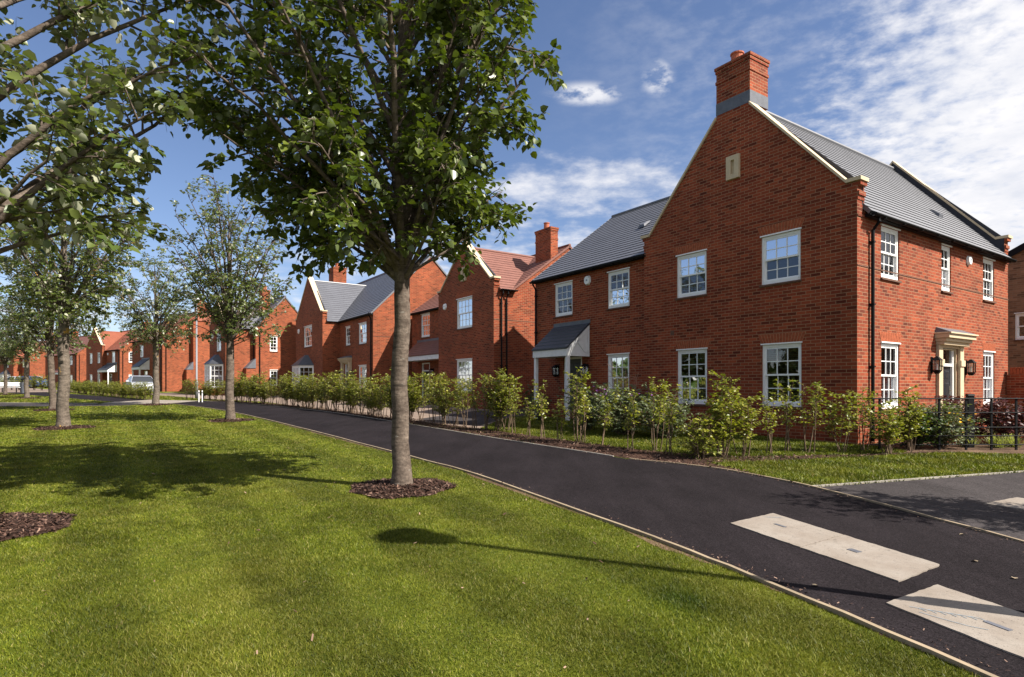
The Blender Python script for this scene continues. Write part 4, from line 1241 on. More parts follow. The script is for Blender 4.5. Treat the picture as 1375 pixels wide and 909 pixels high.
HEDGE_BED = [RIGHT[17], RIGHT[20], RIGHT[24], RIGHT[28]] + [xy(1.2, -5.5), xy(5, -5.52), xy(10, -5.45), xy(17, -5.45), xy(23.5, -6.0), xy(28, -6.8), xy(33, -8.1),
             xy(33, -7.2), xy(28, -5.9), xy(23.5, -5.1), xy(17, -4.5), xy(10, -4.45), xy(5, -4.5), xy(2, -4.4), xy(.6, -3.95), xy(-.1, -2.9), xy(-.8, -1.5), xy(-1.25, -.2), xy(-1.5, .4), xy(-1.75, .3), xy(-1.35, -.6), xy(-.95, -1.8), xy(-.5, -3.3), xy(-.2, -4.2), xy(.1, -4.75)]
TREES = {'T0': (-5.12, 5.65), 'T1': (-1.44, 7.87), 'T2': (-9.22, 19.7), 'T3': (-18.0, 30.4), 'T4': (-12.6, 16.9), 'T5': (-19.6, 25.7), 'T6': (-31.6, 39.2), 'T7': (-39.5, 46.9)}
RINGR = {'T0': .78, 'T1': .66, 'T2': .7, 'T3': .7, 'T4': .72, 'T5': .7, 'T6': .75, 'T7': .75}
HOUSE_FP = [[xy(-.1, -.1), xy(11.7, -.1), xy(11.7, 9), xy(-.1, 9)]]
GARDEN_BED = [xy(-1.75, .3), xy(-1.35, -.6), xy(-.6, .0), xy(-.05, .05), xy(-.05, 3.7), xy(-.8, 3.8), xy(-.8, 5.7), xy(-.05, 5.8), xy(-.05, 9), xy(-4.5, 8.7), xy(-4.5, 2.9)]
sheet('garden_bed_soil', GARDEN_BED, M['soil'], .003)
sheet('hedge_bed_soil', HEDGE_BED, M['mulch'], .0035)


def grass(name, n, region, hmin, hmax, wscale, seed, extra=None, dens=None):
    rg = np.random.default_rng(seed)
    x = rg.uniform(region[0], region[1], n); 
    y = region[2] + (region[3] - region[2]) * rg.uniform(0, 1, n) ** (dens or 1.0)
    vis = (np.abs(x) < (y + 0.6) * 0.93)
    x, y = x[vis], y[vis]
    bad = np.zeros(len(x), bool)
    for poly in (PATH, PATH2, CROSS, SIDE, DRIVE, TAN, TAN2, *HOUSE_FP, GARDEN_BED, DARKD):
        bad |= inside(x, y, poly)
    bad |= inside(x, y, HEDGE_BED) & (rg.uniform(0, 1, len(x)) > .10); bad |= inside(x, y, SOIL) & (rg.uniform(0, 1, len(x)) > .3)
    for k, (tx, ty) in TREES.items():
        rr = np.hypot(x - tx, y - ty); an = np.arctan2(y - ty, x - tx); lim = RINGR[k] * (1 + .06 * np.sin(3 * an) + .05 * np.sin(7 * an + 1))
        bad |= rr < lim
    if extra is not None: bad |= ~extra(x, y)
    x, y = x[~bad], y[~bad]; n = len(x)
    # patchy length
    pn = np.sin(x * 2.1 + 1.3 * np.sin(y * 1.7)) * np.cos(y * 1.9 + .8 * np.sin(x * 2.3)) * .5 + .5
    h = rg.uniform(hmin, hmax, n) * (.75 + .5 * pn)
    tuft = np.exp(-(((x - 1.12) / .16) ** 2 + ((y - 3.95) / .22) ** 2)); h *= 1 + 0.8 * tuft
    dist = np.hypot(x, y)
    w = wscale * np.maximum(.0030, dist * .00062) * rg.uniform(.7, 1.4, n)
    az = rg.uniform(0, 2 * np.pi, n); lean = rg.uniform(.2, 1.5, n) * h; la = rg.uniform(0, 2 * np.pi, n)
    z = K * y
    V = np.zeros((n, 3, 3))
    V[:, 0] = np.c_[x - np.cos(az) * w, y - np.sin(az) * w, z - .004]; V[:, 1] = np.c_[x + np.cos(az) * w, y + np.sin(az) * w, z - .004]
    V[:, 2] = np.c_[x + np.cos(la) * lean, y + np.sin(la) * lean, z + h]
    rnd = np.clip(rg.uniform(0, 1, n) - .75 * tuft, 0, 1)
    o = mesh_np(name, V.reshape(-1, 3), np.arange(n * 3).reshape(-1, 3), M['blade'], np.repeat(rnd, 3))
    return o


def lawn_side(x, y): return (x < 2.6)


o = grass('lawn_grass', 850000, (-6.5, 2.8, 2.2, 7.5), .007, .023, .78, 11, extra=lambda x, y: x < 2.9, dens=1.35)
tag(o, 'short mown grass of the near lawn beside the path', 'grass', None, 'stuff')
o = grass('lawn_grass', 420000, (-17, .5, 7.5, 19), .010, .026, 1.0, 12, extra=lambda x, y: x < 2, dens=1.25)
tag(o, 'mown grass of the middle lawn around the street trees', 'grass', None, 'stuff')
o = grass('lawn_grass', 190000, (-44, -7, 19, 52), .015, .035, 1.4, 13, extra=lambda x, y: x < -8, dens=1.3)
tag(o, 'distant mown lawn grass beyond the tree row', 'grass', None, 'stuff')
o = grass('verge_grass', 130000, (2.8, 13, 7.9, 13.5), .015, .045, 1.15, 14, extra=lambda x, y: (x > 3.2) & (y < 9.3 + .33 * x + .9))
tag(o, 'short verge grass between the hedge and the grey drive', 'grass', None, 'stuff')
def front_lawn(x, y):
    t = (x - C0[0]) * D1[0] + (y - C0[1]) * D1[1]; s = (x - C0[0]) * D2[0] + (y - C0[1]) * D2[1]
    return (t > -.3) & (t < 11.6) & (s < 0) & (s > -4.6)
o = grass('front_lawn_grass', 260000, (-3, 9, 10, 20.5), .018, .055, 1.1, 15, extra=front_lawn)
tag(o, 'longer front garden grass behind the hedge under the house windows', 'grass', None, 'stuff')


# ------------------------------------------------------------------ mulch
def chips(n, sampler, seed, size=(.02, .055), zlift=.0):
    rg = np.random.default_rng(seed)
    x, y, zb = sampler(rg, n); n = len(x)
    l = rg.uniform(*size, n); w = l * rg.uniform(.22, .5, n); az = rg.uniform(0, 2 * np.pi, n)
    tx = rg.normal(0, .35, n); ty = rg.normal(0, .35, n)
    d = np.c_[np.cos(az), np.sin(az), tx]; p = np.c_[-np.sin(az), np.cos(az), ty]
    c = np.c_[x, y, zb + rg.uniform(.002, .02, n)]
    V = np.stack([c - d * l[:, None] / 2 - p * w[:, None] / 2, c + d * l[:, None] / 2 - p * w[:, None] / 2 * .6, c + d * l[:, None] / 2 + p * w[:, None] / 2, c - d * l[:, None] / 2 + p * w[:, None] / 2 * .7], 1)
    rnd = rg.uniform(0, 1, n) ** 1.6
    return V.reshape(-1, 3), np.arange(n * 4).reshape(-1, 4), np.repeat(rnd, 4)


MULCH_LABEL = {'T0': 'ring of bark mulch cut by the left edge of the photo', 'T1': 'ring of bark mulch under the nearest large tree trunk', 'T2': 'thin bark mulch round the multi-stemmed tree',
               'T3': 'thin bark mulch round the tree by the paved crossing', 'T4': 'bark mulch round the foot of the lichen covered trunk', 'T5': 'thin bark mulch round the leaning tree behind the lichen covered trunk',
               'T6': 'small bark mulch ring round the tree by the litter bin', 'T7': 'small bark mulch ring round the tree in front of the bench'}
for i, (k, (tx, ty)) in enumerate(TREES.items()):
    rr = RINGR[k]
    m = MB(); nr_, na = 5, 40
    rings = []
    for q in range(nr_ + 1):
        u = q / nr_
        rings.append(m.P([(tx + math.cos(a) * rr * u * (1 + .06 * math.sin(3 * a) + .05 * math.sin(7 * a + 1)), ty + math.sin(a) * rr * u * (1 + .06 * math.sin(3 * a) + .05 * math.sin(7 * a + 1)), 0) for a in [2 * math.pi * j / na for j in range(na)]]))
    m.v = [(x, y, gz(y) + .006 + .05 * max(0, 1 - (math.hypot(x - tx, y - ty) / rr) ** 2)) for x, y, _ in m.v]
    for q in range(nr_):
        for j in range(na):
            j2 = (j + 1) % na; m.f.append((rings[q] + j, rings[q] + j2, rings[q + 1] + j2, rings[q + 1] + j)); m.m.append(0)
    base = m.build('mulch_ring', M['mulch'])
    tag(base, MULCH_LABEL[k], 'bark mulch', None, 'stuff')
    def samp(rg, n, tx=tx, ty=ty, rr=rr):
        a = rg.uniform(0, 2 * np.pi, n); u = np.sqrt(rg.uniform(0, 1.04, n)); lim = rr * (1 + .06 * np.sin(3 * a) + .05 * np.sin(7 * a + 1))
        x, y = tx + np.cos(a) * u * lim, ty + np.sin(a) * u * lim
        return x, y, K * y + .008 + .05 * np.maximum(0, 1 - u ** 2)
    cnt = {'T0': 3200, 'T1': 3200, 'T4': 1600}.get(k, 500)
    V, Fc, rn = chips(cnt, samp, 40 + i, (.02, .06) if cnt > 1000 else (.04, .09))
    mesh_np('bark_chips', V, Fc, M['chip'], rn, parent=base)


def samp_bed(rg, n):
    t = rg.uniform(-2, 33, n); s = rg.uniform(-8.3, .6, n); X = C0[0] + t * D1[0] + s * D2[0]; Y = C0[1] + t * D1[1] + s * D2[1]
    k = inside(X, Y, HEDGE_BED); return X[k], Y[k], K * Y[k] + .006


V, Fc, rn = chips(60000, samp_bed, 77, (.025, .07))
o = mesh_np('hedge_bed_mulch', V, Fc, M['chip'], rn)
tag(o, 'strip of bark chips along the hedge beside the path', 'bark mulch', None, 'stuff')


# ------------------------------------------------------------------ trees and shrubs
def leaves_np(pos, tip, nrm, size, aspect=.9, fold=.10):
    tip = tip / (np.linalg.norm(tip, axis=1, keepdims=True) + 1e-9)
    side = np.cross(tip, nrm); side /= (np.linalg.norm(side, axis=1, keepdims=True) + 1e-9)
    up = np.cross(side, tip)
    shp = [(0, 0, 0), (.46 * aspect, .16, fold), (.43 * aspect, .58, fold * .8), (0, 1.0, -.12), (-.43 * aspect, .58, fold * .8), (-.46 * aspect, .16, fold)]
    V = np.stack([pos + (side * a + tip * b + up * c) * size[:, None] for a, b, c in shp], 1).reshape(-1, 3)
    n = len(pos); i = np.arange(n)[:, None] * 6
    Fc = np.concatenate([i + np.array([[0, 1, 2, 3]]), i + np.array([[0, 3, 4, 5]])], 1).reshape(-1, 4)
    return V, Fc


def tubes_np(polys):
    """list of (points (k,3), radii (k), sides) -> quads"""
    Vs = []; Fs = []; base = 0
    for P, r, n in polys:
        k = len(P)
        d = np.gradient(P, axis=0); d /= (np.linalg.norm(d, axis=1, keepdims=True) + 1e-9)
        ref = np.array((0.31, 0.95, 0.05)) if abs(d[0, 2]) > .8 else np.array((0, 0, 1.0))
        x = np.cross(d, ref); x /= (np.linalg.norm(x, axis=1, keepdims=True) + 1e-9); y = np.cross(d, x)
        a = np.arange(n) * 2 * np.pi / n
        ring = P[:, None, :] + (x[:, None, :] * np.cos(a)[None, :, None] + y[:, None, :] * np.sin(a)[None, :, None]) * r[:, None, None]
        Vs.append(ring.reshape(-1, 3))
        i = np.arange(k - 1)[:, None] * n; j = np.arange(n)[None, :]; j2 = (j + 1) % n
        Fs.append(np.stack([i + j, i + j2, i + n + j2, i + n + j], -1).reshape(-1, 4) + base); base += k * n
    return np.concatenate(Vs), np.concatenate(Fs)


def unit(v): return v / (np.linalg.norm(v) + 1e-9)


def tree_meshes(seed, H=8.6, fork=2.5, zc0=2.9, rad=2.4, r0=.135, nlimb=44, leaf=.085, sub_gap=.2, twig_gap=.12, per_twig=5, widest=.42, multi=0, shift=(0, 0), leafm='leaf_lime', bark='bark', prune=1.0, lean=(0, 0), steep=.55, thick=1.0, bare=.12, raise_right=0.0):
    rg = np.random.default_rng(seed)
    polys = []; lp = []; lt = []; ln = []
    # trunk and leader
    zz = np.concatenate([np.array([-.15, 0, .12, .3]), np.linspace(.6, H * .93, 22)])
    wob = np.cumsum(rg.normal(0, .012, (len(zz), 2)), axis=0); wob[:4] = 0
    P = np.c_[wob[:, 0] + lean[0] * zz, wob[:, 1] + lean[1] * zz, zz]
    taper = np.where(zz < fork, 1 - .12 * zz / fork, .88 * np.maximum(.06, 1 - (zz - fork) / (H - fork)) ** (1.15 if not multi else 1.6))
    flare = 1 + .42 * np.exp(-np.maximum(zz, 0) / .17)
    polys.append((P, r0 * taper * flare, 16))
    def trunk_at(z): return np.array((np.interp(z, zz, P[:, 0]), np.interp(z, zz, P[:, 1]), z))
    def trunk_r(z): return np.interp(z, zz, r0 * taper)
    def env(z):
        u = (z - zc0) / (H - zc0)
        if u < 0 or u > 1: return 0.0
        return rad * (min(1.0, (.55 + .45 * u / widest)) if u < widest else math.sqrt(max(0.02, 1 - ((u - widest) / (1 - widest)) ** 2)) ** 1.1)
    limbs = []
    for i in range(nlimb):
        az = i * 2.39996 + rg.uniform(-.5, .5)
        zlow = zc0 + raise_right * max(0.0, math.cos(az))
        zt = zlow + (H - zlow) * ((i + rg.uniform(.1, .9)) / nlimb) * .97
        rr = env(zt) * rg.uniform(.72, 1.06)
        tip = np.array((math.cos(az) * rr + shift[0] * min(1, (zt - fork) / 2) + lean[0] * zt, math.sin(az) * rr + shift[1] * min(1, (zt - fork) / 2) + lean[1] * zt, zt))
        zs = max(fork + rg.uniform(0, .35), zt - rr * (steep + rg.uniform(.1, .6)) - .2)
        if multi and rg.uniform() < .5: zs = fork + rg.uniform(-.05, .8)
        zs = min(zs, H * .9); st = trunk_at(zs)
        mid = st + (tip - st) * np.array((.42, .42, .60)) + rg.normal(0, .12, 3)
        u = np.linspace(0, 1, 9)[:, None]
        Q = st * (1 - u) ** 2 + mid * 2 * u * (1 - u) + tip * u ** 2 + np.c_[rg.normal(0, .025, (9, 3))] * u
        L_ = np.linalg.norm(np.diff(Q, axis=0), axis=1).sum()
        rb = min(trunk_r(zs) * .62, (.009 + .011 * L_) * thick)
        polys.append((Q, rb * (1 - .82 * u[:, 0]) , 6)); limbs.append((Q, L_, rb))
    def leafy(base, d, length, npl):
        for q in range(npl):
            u = (q + .6) / npl
            p = base + d * length * u
            sgn = 1 if q % 2 else -1
            s = unit(np.cross(d, np.array((0, 0, 1.0))) + rg.normal(0, .25, 3)) * sgn
            out = unit(s * .75 + d * .55 + np.array((0, 0, -.28)) + rg.normal(0, .22, 3))
            lp.append(p + s * .028 + np.array((0, 0, -.012)) + rg.normal(0, .012, 3)); lt.append(out)
            ln.append(unit(np.array((0, 0, 1.0)) + rg.normal(0, .42, 3) + out * .25))
    for Q, L_, rb in limbs:
        if rg.uniform() > prune: continue
        n = max(3, int(L_ * .82 / sub_gap))
        for k in range(n):
            if rg.uniform() < bare: continue
            u = .26 + .74 * (k + rg.uniform(.2, .8)) / n
            f = u * 8; i0 = min(int(f), 7); p = Q[i0] + (Q[i0 + 1] - Q[i0]) * (f - i0); tg = unit(Q[i0 + 1] - Q[i0])
            s = unit(np.cross(tg, rg.normal(0, 1, 3)))
            d = unit(tg * rg.uniform(.35, .9) + s * rg.uniform(.6, 1.0) + np.array((0, 0, rg.uniform(-.1, .3))))
            ls = rg.uniform(.35, .95) * (1.05 - .45 * u) * min(1.0, .45 + rad / 3.4)
            m = 5; v = np.linspace(0, 1, m)[:, None]
            S = p + d * ls * v + np.array((0, 0, -.16 * ls)) * v ** 2 + rg.normal(0, .018, (m, 3)) * v
            polys.append((S, max(.003, rb * .34) * (1 - .75 * v[:, 0]), 4))
            nt_ = max(2, int(ls / twig_gap))
            for q in range(nt_):
                w = .2 + .8 * (q + .5) / nt_; ff = w * (m - 1); j = min(int(ff), m - 2); pp = S[j] + (S[j + 1] - S[j]) * (ff - j)
                dd = unit(unit(S[j + 1] - S[j]) * .8 + unit(np.cross(S[j + 1] - S[j], rg.normal(0, 1, 3))) * .9 + np.array((0, 0, -.12)))
                lt_ = rg.uniform(.10, .30)
                polys.append((np.stack([pp, pp + dd * lt_ * .5 + np.array((0, 0, -.01)), pp + dd * lt_ + np.array((0, 0, -.03))]), np.array((.0035, .0028, .0016)), 3))
                leafy(pp, dd, lt_, per_twig)
    V, Fc = tubes_np(polys)
    wood = mesh_np('trunk', V, Fc, M[bark], smooth=True)
    lp_, lt_, ln_ = np.array(lp), np.array(lt), np.array(ln)
    size = leaf * rg.uniform(.62, 1.18, len(lp_))
    LV, LF = leaves_np(lp_, lt_, ln_, size)
    crown = mesh_np('crown', LV, LF, M[leafm], np.repeat(rg.uniform(0, 1, len(lp_)), 6))
    return wood, crown


def plant_tree(key, name, label, parts=None, src=None, rz=0.0, scale=1.0, loc=None, group='young street trees on the lawn'):
    x, y = loc or TREES[key]
    r = empty(name, (x, y, gz(y)), rz); tag(r, label, 'tree', group); r.scale = (scale,) * 3
    if parts:
        for o in parts: o.parent = r
        return r
    for o in src:
        c = o.copy(); col.objects.link(c); c.parent = r
    return r


t1 = tree_meshes(21, H=9.4, fork=2.65, zc0=3.12, rad=2.72, r0=.115, nlimb=62, leaf=.101, sub_gap=.13, twig_gap=.08, per_twig=6, widest=.38, shift=(-.5, 0), leafm='leaf_lime', steep=1.0, bare=.4, raise_right=.5)
plant_tree('T1', 'lime_tree', 'nearest leafy tree with a straight bare grey trunk in the middle of the photo', t1)
t0 = tree_meshes(5, H=9.0, fork=2.5, zc0=2.95, rad=2.4, r0=.14, nlimb=46, leaf=.098, sub_gap=.15, twig_gap=.085, per_twig=7, widest=.35, leafm='leaf_silver', steep=.5, thick=1.1, bare=.48)
plant_tree('T0', 'silver_lime_tree', 'tree cut by the left edge, only its boughs and leaves in view', t0)
t2 = tree_meshes(9, H=8.2, fork=2.45, zc0=2.8, rad=2.25, r0=.135, nlimb=52, leaf=.095, sub_gap=.18, twig_gap=.11, per_twig=5, widest=.3, multi=1, leafm='leaf_silver', steep=1.5, thick=.75, bare=.36)
plant_tree('T2', 'silver_lime_tree', 'airy silvery tree with many upright stems standing beside the path bend', t2)
t4 = tree_meshes(14, H=7.9, fork=3.0, zc0=3.0, rad=2.5, r0=.15, nlimb=54, leaf=.097, sub_gap=.17, twig_gap=.105, per_twig=6, widest=.4, leafm='leaf_silver', bark='bark_lichen', steep=1.0, thick=.75, bare=.42)
plant_tree('T4', 'silver_lime_tree', 'tree at left whose thick trunk is spotted with yellow lichen', t4)
plant_tree('T3', 'lime_tree', 'round headed tree standing beside the paved crossing in front of the silver car', src=t4, rz=R(130), scale=.98)
plant_tree('T5', 'silver_lime_tree', 'slightly leaning tree just left behind the lichen spotted trunk', src=t2, rz=R(75), scale=.98)
plant_tree('T6', 'lime_tree', 'distant tree next to the grey litter bin', src=t4, rz=R(250), scale=.9)
plant_tree('T7', 'lime_tree', 'small tree far left in front of the white bench', src=t2, rz=R(200), scale=.88)
plant_tree(None, 'lime_tree', 'dark distant tree beyond the bench at the left edge', src=t4, rz=R(310), scale=.95, loc=(-48.5, 55.5))
plant_tree(None, 'lime_tree', 'dark tree at the left edge between the bench and the lawn', src=t4, rz=R(40), scale=1.0, loc=(-30.5, 32.5))
# stands to the right of the view; its crown throws the shade on the grey drive
plant_tree(None, 'lime_tree', 'small young tree right of the view whose shade falls across the grey drive', src=t2, rz=R(160), scale=.44, loc=(6.75, 5.75))


for q, (lx_, ly_) in enumerate([(-22, -5), (-27, 4), (-24.5, 11), (-36, 17), (-33, -2)]):
    plant_tree(None, 'lime_tree', 'street tree beyond the left edge of the view, mirrored in the house windows', src=[t4, t2][q % 2], rz=R(70 * q), scale=.95 + .02 * q, loc=(lx_, ly_), group='trees out of view to the left')


rgw = np.random.default_rng(71); nw = 15000
wx = -62 + rgw.normal(0, 3.5, nw); wy = rgw.uniform(-75, 42, nw); top_ = 7.5 + 2.2 * np.sin(wy * .37) + 1.6 * np.sin(wy * .91 + 1)
wz = gz(0) + top_ * np.sqrt(rgw.uniform(0, 1, nw)) * np.clip(1 - ((wx + 62) / 9) ** 2, .1, 1)
LVw, LFw = leaves_np(np.c_[wx, wy, wz], rgw.normal(0, 1, (nw, 3)), rgw.normal(0, 1, (nw, 3)), rgw.uniform(.5, 1.1, nw))
tag(mesh_np('woodland', LVw, LFw, M['leaf_dark'] , np.repeat(rgw.uniform(0, 1, nw), 6)), 'belt of trees beyond the green, out of view to the left', 'woodland', None, 'stuff')


def shrub_meshes(seed, h=1.5, w=.42, nstem=5, nleaf=700, leaf=.05, leafm='leaf_hedge', lowest=.15, stemm='stem', lean=0.0):
    rg = np.random.default_rng(seed); polys = []; lp = []; lt = []; ln = []
    stems = []
    for i in range(nstem):
        az = rg.uniform(0, 2 * np.pi); hh = h * rg.uniform(.6, 1.03) if i else h
        tip = np.array((math.cos(az) * w * rg.uniform(.1, 1.0) + lean, math.sin(az) * w * rg.uniform(.1, .8), hh))
        st = np.array((rg.normal(0, .05), rg.normal(0, .05), -.05)); mid = (st + tip) / 2 + np.array((rg.normal(0, .13), rg.normal(0, .13), .08))
        u = np.linspace(0, 1, 7)[:, None]; Q = st * (1 - u) ** 2 + mid * 2 * u * (1 - u) + tip * u ** 2
        polys.append((Q, .013 * (1 - .8 * u[:, 0]), 5)); stems.append(Q)
    per = max(1, nleaf // (nstem * 15))
    for Q in stems:
        for k in range(15):
            u = lowest + (1 - lowest) * (k + rg.uniform(0, 1)) / 15; f = min(u, .999) * 6; i0 = int(f); p = Q[i0] + (Q[i0 + 1] - Q[i0]) * (f - i0)
            az = rg.uniform(0, 2 * np.pi); ls = rg.uniform(.12, .42) * (1.15 - .6 * u) * (w / .42)
            d = unit(np.array((math.cos(az), math.sin(az), rg.uniform(.1, .8))))
            polys.append((np.stack([p, p + d * ls * .5, p + d * ls + np.array((0, 0, -.02))]), np.array((.005, .004, .002)), 3))
            for q in range(per):
                v = (q + .7) / per; s = unit(np.cross(d, np.array((0, 0, 1.0)))) * (1 if q % 2 else -1)
                out = unit(s * .7 + d * .5 + np.array((0, 0, -.15)) + rg.normal(0, .3, 3))
                lp.append(p + d * ls * v + s * .012 + rg.normal(0, .012, 3)); lt.append(out); ln.append(unit(np.array((0, 0, 1.0)) + rg.normal(0, .5, 3)))
    V, Fc = tubes_np(polys); wood = mesh_np('stems', V, Fc, M[stemm], smooth=True)
    lp, lt, ln = np.array(lp), np.array(lt), np.array(ln)
    LV, LF = leaves_np(lp, lt, ln, leaf * rg.uniform(.65, 1.25, len(lp)), aspect=.78)
    fol = mesh_np('foliage', LV, LF, M[leafm], np.repeat(rg.uniform(0, 1, len(lp)), 6))
    return wood, fol


SHRUB_PX = [(550, 564), (566, 564), (581, 567), (595, 570), (610, 572), (623, 574), (637, 576), (654, 577), (669, 578), (680, 579), (690, 582), (711, 586), (727, 589), (753, 592), (776, 596), (781, 594), (809, 598), (845, 605),
            (882, 605), (899, 610), (938, 615), (971, 614), (998, 612.5), (1032, 610), (1056, 607), (1088, 609), (1130, 608), (1160, 605), (1192, 609), (1222, 605)]
# height in the photo and fullness of each shrub, left to right
SHRUB_TOP = [505, 500, 500, 503, 506, 508, 507, 502, 499, 503, 520, 533, 509, 535, 495, 520, 520, 522, 508, 515, 555, 503, 530, 525, 508, 512, 526, 522, 540, 521]
SHRUB_V = [3, 0, 2, 3, 0, 2, 1, 2, 3, 0, 1, 1, 1, 1, 2, 1, 4, 1, 2, 1, 5, 3, 0, 1, 1, 2, 0, 2, 3, 3]
VAR = [shrub_meshes(100, 1.45, .44, 6, 720, .066, lowest=.34), shrub_meshes(101, 1.45, .30, 4, 290, .066, lowest=.42), shrub_meshes(102, 1.5, .42, 5, 440, .066, lowest=.38), shrub_meshes(103, 1.5, .56, 9, 1350, .066, lowest=.26),
       shrub_meshes(104, 1.3, .3, 3, 260, .062, lowest=.35, lean=.28), shrub_meshes(105, .75, .5, 9, 700, .064, lowest=.1)]
VH = [1.45, 1.45, 1.5, 1.5, 1.3, .75]
used = [False] * 6


def plant_shrub(v, x, y, h, rz, label, group):
    global used
    r = empty('hedge_shrub', (x, y, gz(y)), rz); tag(r, label, 'shrub', group)
    sc_ = h / VH[v]; r.scale = (max(.85, min(1.15, sc_)), max(.85, min(1.15, sc_)), sc_)
    for o in VAR[v]:
        if not used[v]: o.parent = r
        else:
            c = o.copy(); col.objects.link(c); c.parent = r
    used[v] = True


ORD = ['', 'second', 'third', 'fourth', 'fifth', 'sixth', 'seventh', 'eighth', 'ninth', 'tenth', 'eleventh', 'twelfth', 'thirteenth', 'fourteenth', 'fifteenth', 'sixteenth', 'seventeenth', 'eighteenth', 'nineteenth', 'twentieth']
LOOK = {0: 'full leafy', 1: 'thin leggy', 2: 'upright leafy', 3: 'dense bushy', 4: 'sparse leaning', 5: 'low spreading'}
SPOT = {29: 'tucked against the left end of the black railing', 28: 'at the corner of the bed below the black downpipe', 27: 'before the lit corner of the big house', 26: 'just right of the nearest ground floor window',
        25: 'covering the right edge of the nearest ground floor window', 24: 'in front of the middle of the nearest ground floor window', 23: 'in front of the left edge of the nearest ground floor window',
        22: 'between the two gable ground floor windows, shorter of the close pair', 21: 'between the two gable ground floor windows, taller of the close pair', 20: 'in front of the left gable window near the path',
        19: 'left of the left gable window beside the grey rounded bush', 18: 'in front of the grey rounded bush, right half', 17: 'in front of the grey rounded bush, left half', 16: 'just right of the slate porch',
        15: 'below the slate porch, shorter of two close stems', 14: 'reaching up before the right porch post', 13: 'on the lawn edge between the two porch posts', 12: 'in front of the left porch post',
        11: 'just left of the porch posts', 10: 'left of the bare forked stem, thinner one', 9: 'before the sunlit side wall with the twin downpipes, right one', 8: 'before the sunlit side wall with the twin downpipes, tallest one',
        7: 'at the front corner of the brown tiled house', 6: 'in front of the brown tiled house front window, right side', 5: 'in front of the brown tiled house front window, centre', 4: 'in front of the brown tiled house front window, left side',
        3: 'between the brown tiled porch and the front window', 2: 'below the right end of the brown tiled porch', 1: 'below the middle of the brown tiled porch', 0: 'just right of the nearest tree trunk'}
rs = random.Random(12)
for i, ((px_, py_), top, v) in enumerate(zip(SHRUB_PX, SHRUB_TOP, SHRUB_V)):
    Y = EYE / ((py_ - HYP) / F_PX + K); X = (px_ - CXP) / F_PX * Y
    h = EYE + (HYP - top) / F_PX * Y - gz(Y)
    plant_shrub(v, X, Y, h * .95, rs.uniform(0, 6.28), f'{LOOK[v]} hedge shrub {SPOT[i]}', 'young hedge shrubs along the path')
# the run goes on behind the nearest trunk
t = 11.6; i = 0
while t < 31:
    s = -4.95 if t < 17 else -4.95 - (t - 17) * .085 - max(0, t - 23) * .1
    x, y = xy(t + rs.uniform(-.1, .1), s + rs.uniform(-.12, .12))
    plant_shrub(rs.choice([3, 3, 0, 2]), x, y, rs.uniform(1.05, 1.6), rs.uniform(0, 6.28), 'leafy hedge shrub in the continuous run beyond the nearest trunk', 'hedge run left of the nearest trunk'); t += .52
t = 32.6
while t < 37:
    x, y = xy(t, -6.9 - (t - 32.6) * .42); t += .6
    plant_shrub(rs.choice([0, 2, 3]), x, y, rs.uniform(1.0, 1.5), rs.uniform(0, 6.28), 'hedge shrub in the short run behind the two white posts', 'hedge by the white posts')
A, B = np.array((-22.3, 36.9)), np.array((-44.0, 58.5))
for k in range(36):
    u = k / 35; p = A + (B - A) * u + np.array((rs.uniform(-.15, .15), rs.uniform(-.15, .15)))
    plant_shrub(rs.choice([0, 3, 3]), p[0], p[1], rs.uniform(.78, 1.05), rs.uniform(0, 6.28), 'clipped looking hedge shrub in the far row in front of the silver car', 'far hedge beyond the crossing')
for k in range(14):
    p = np.array((-46.5, 60.5)) + np.array((-1.05, .35)) * k
    plant_shrub(3, p[0], p[1], rs.uniform(1.3, 1.6), rs.uniform(0, 6.28), 'hedge shrub in the row behind the white bench', 'hedge behind the bench')


def named_shrub(name, label, x, y, seed, h, w, nstem, nleaf, leaf, leafm, rz=0, flowers=None, stemm='stem', cat='shrub', lowest=.1):
    r = empty(name, (x, y, gz(y)), rz); tag(r, label, cat)
    for o in shrub_meshes(seed, h, w, nstem, nleaf, leaf, leafm, lowest, stemm): o.parent = r
    if flowers:
        rg = np.random.default_rng(seed); n, m, sz, zlo = flowers
        a = rg.uniform(0, 2 * np.pi, n); rr = w * np.sqrt(rg.uniform(.2, 1, n)) * .95; zz = h * rg.uniform(zlo, 1.0, n)
        pos = np.c_[np.cos(a) * rr, np.sin(a) * rr, zz]
        fv = []; ff = []
        for q in range(5):
            an = q * 2 * np.pi / 5; V, Fc = leaves_np(np.zeros((1, 3)), np.array([(math.cos(an), math.sin(an), .35)]), np.array([(0, 0, 1.0)]), np.array([sz])); ff.append(Fc + 6 * q); fv.append(V)
        proto = mesh_np('flower', np.concatenate(fv), np.concatenate(ff), M[m], parent=r)
        for q in range(n):
            c = proto if q == 0 else proto.copy()
            if q: col.objects.link(c); c.parent = r
            c.location = pos[q]; c.rotation_euler = (rg.uniform(-.5, .5), rg.uniform(-.5, .5), rg.uniform(0, 6))
    return r


def on_ground(px_, py_):
    Y = EYE / ((py_ - HYP) / F_PX + K); return (px_ - CXP) / F_PX * Y, Y


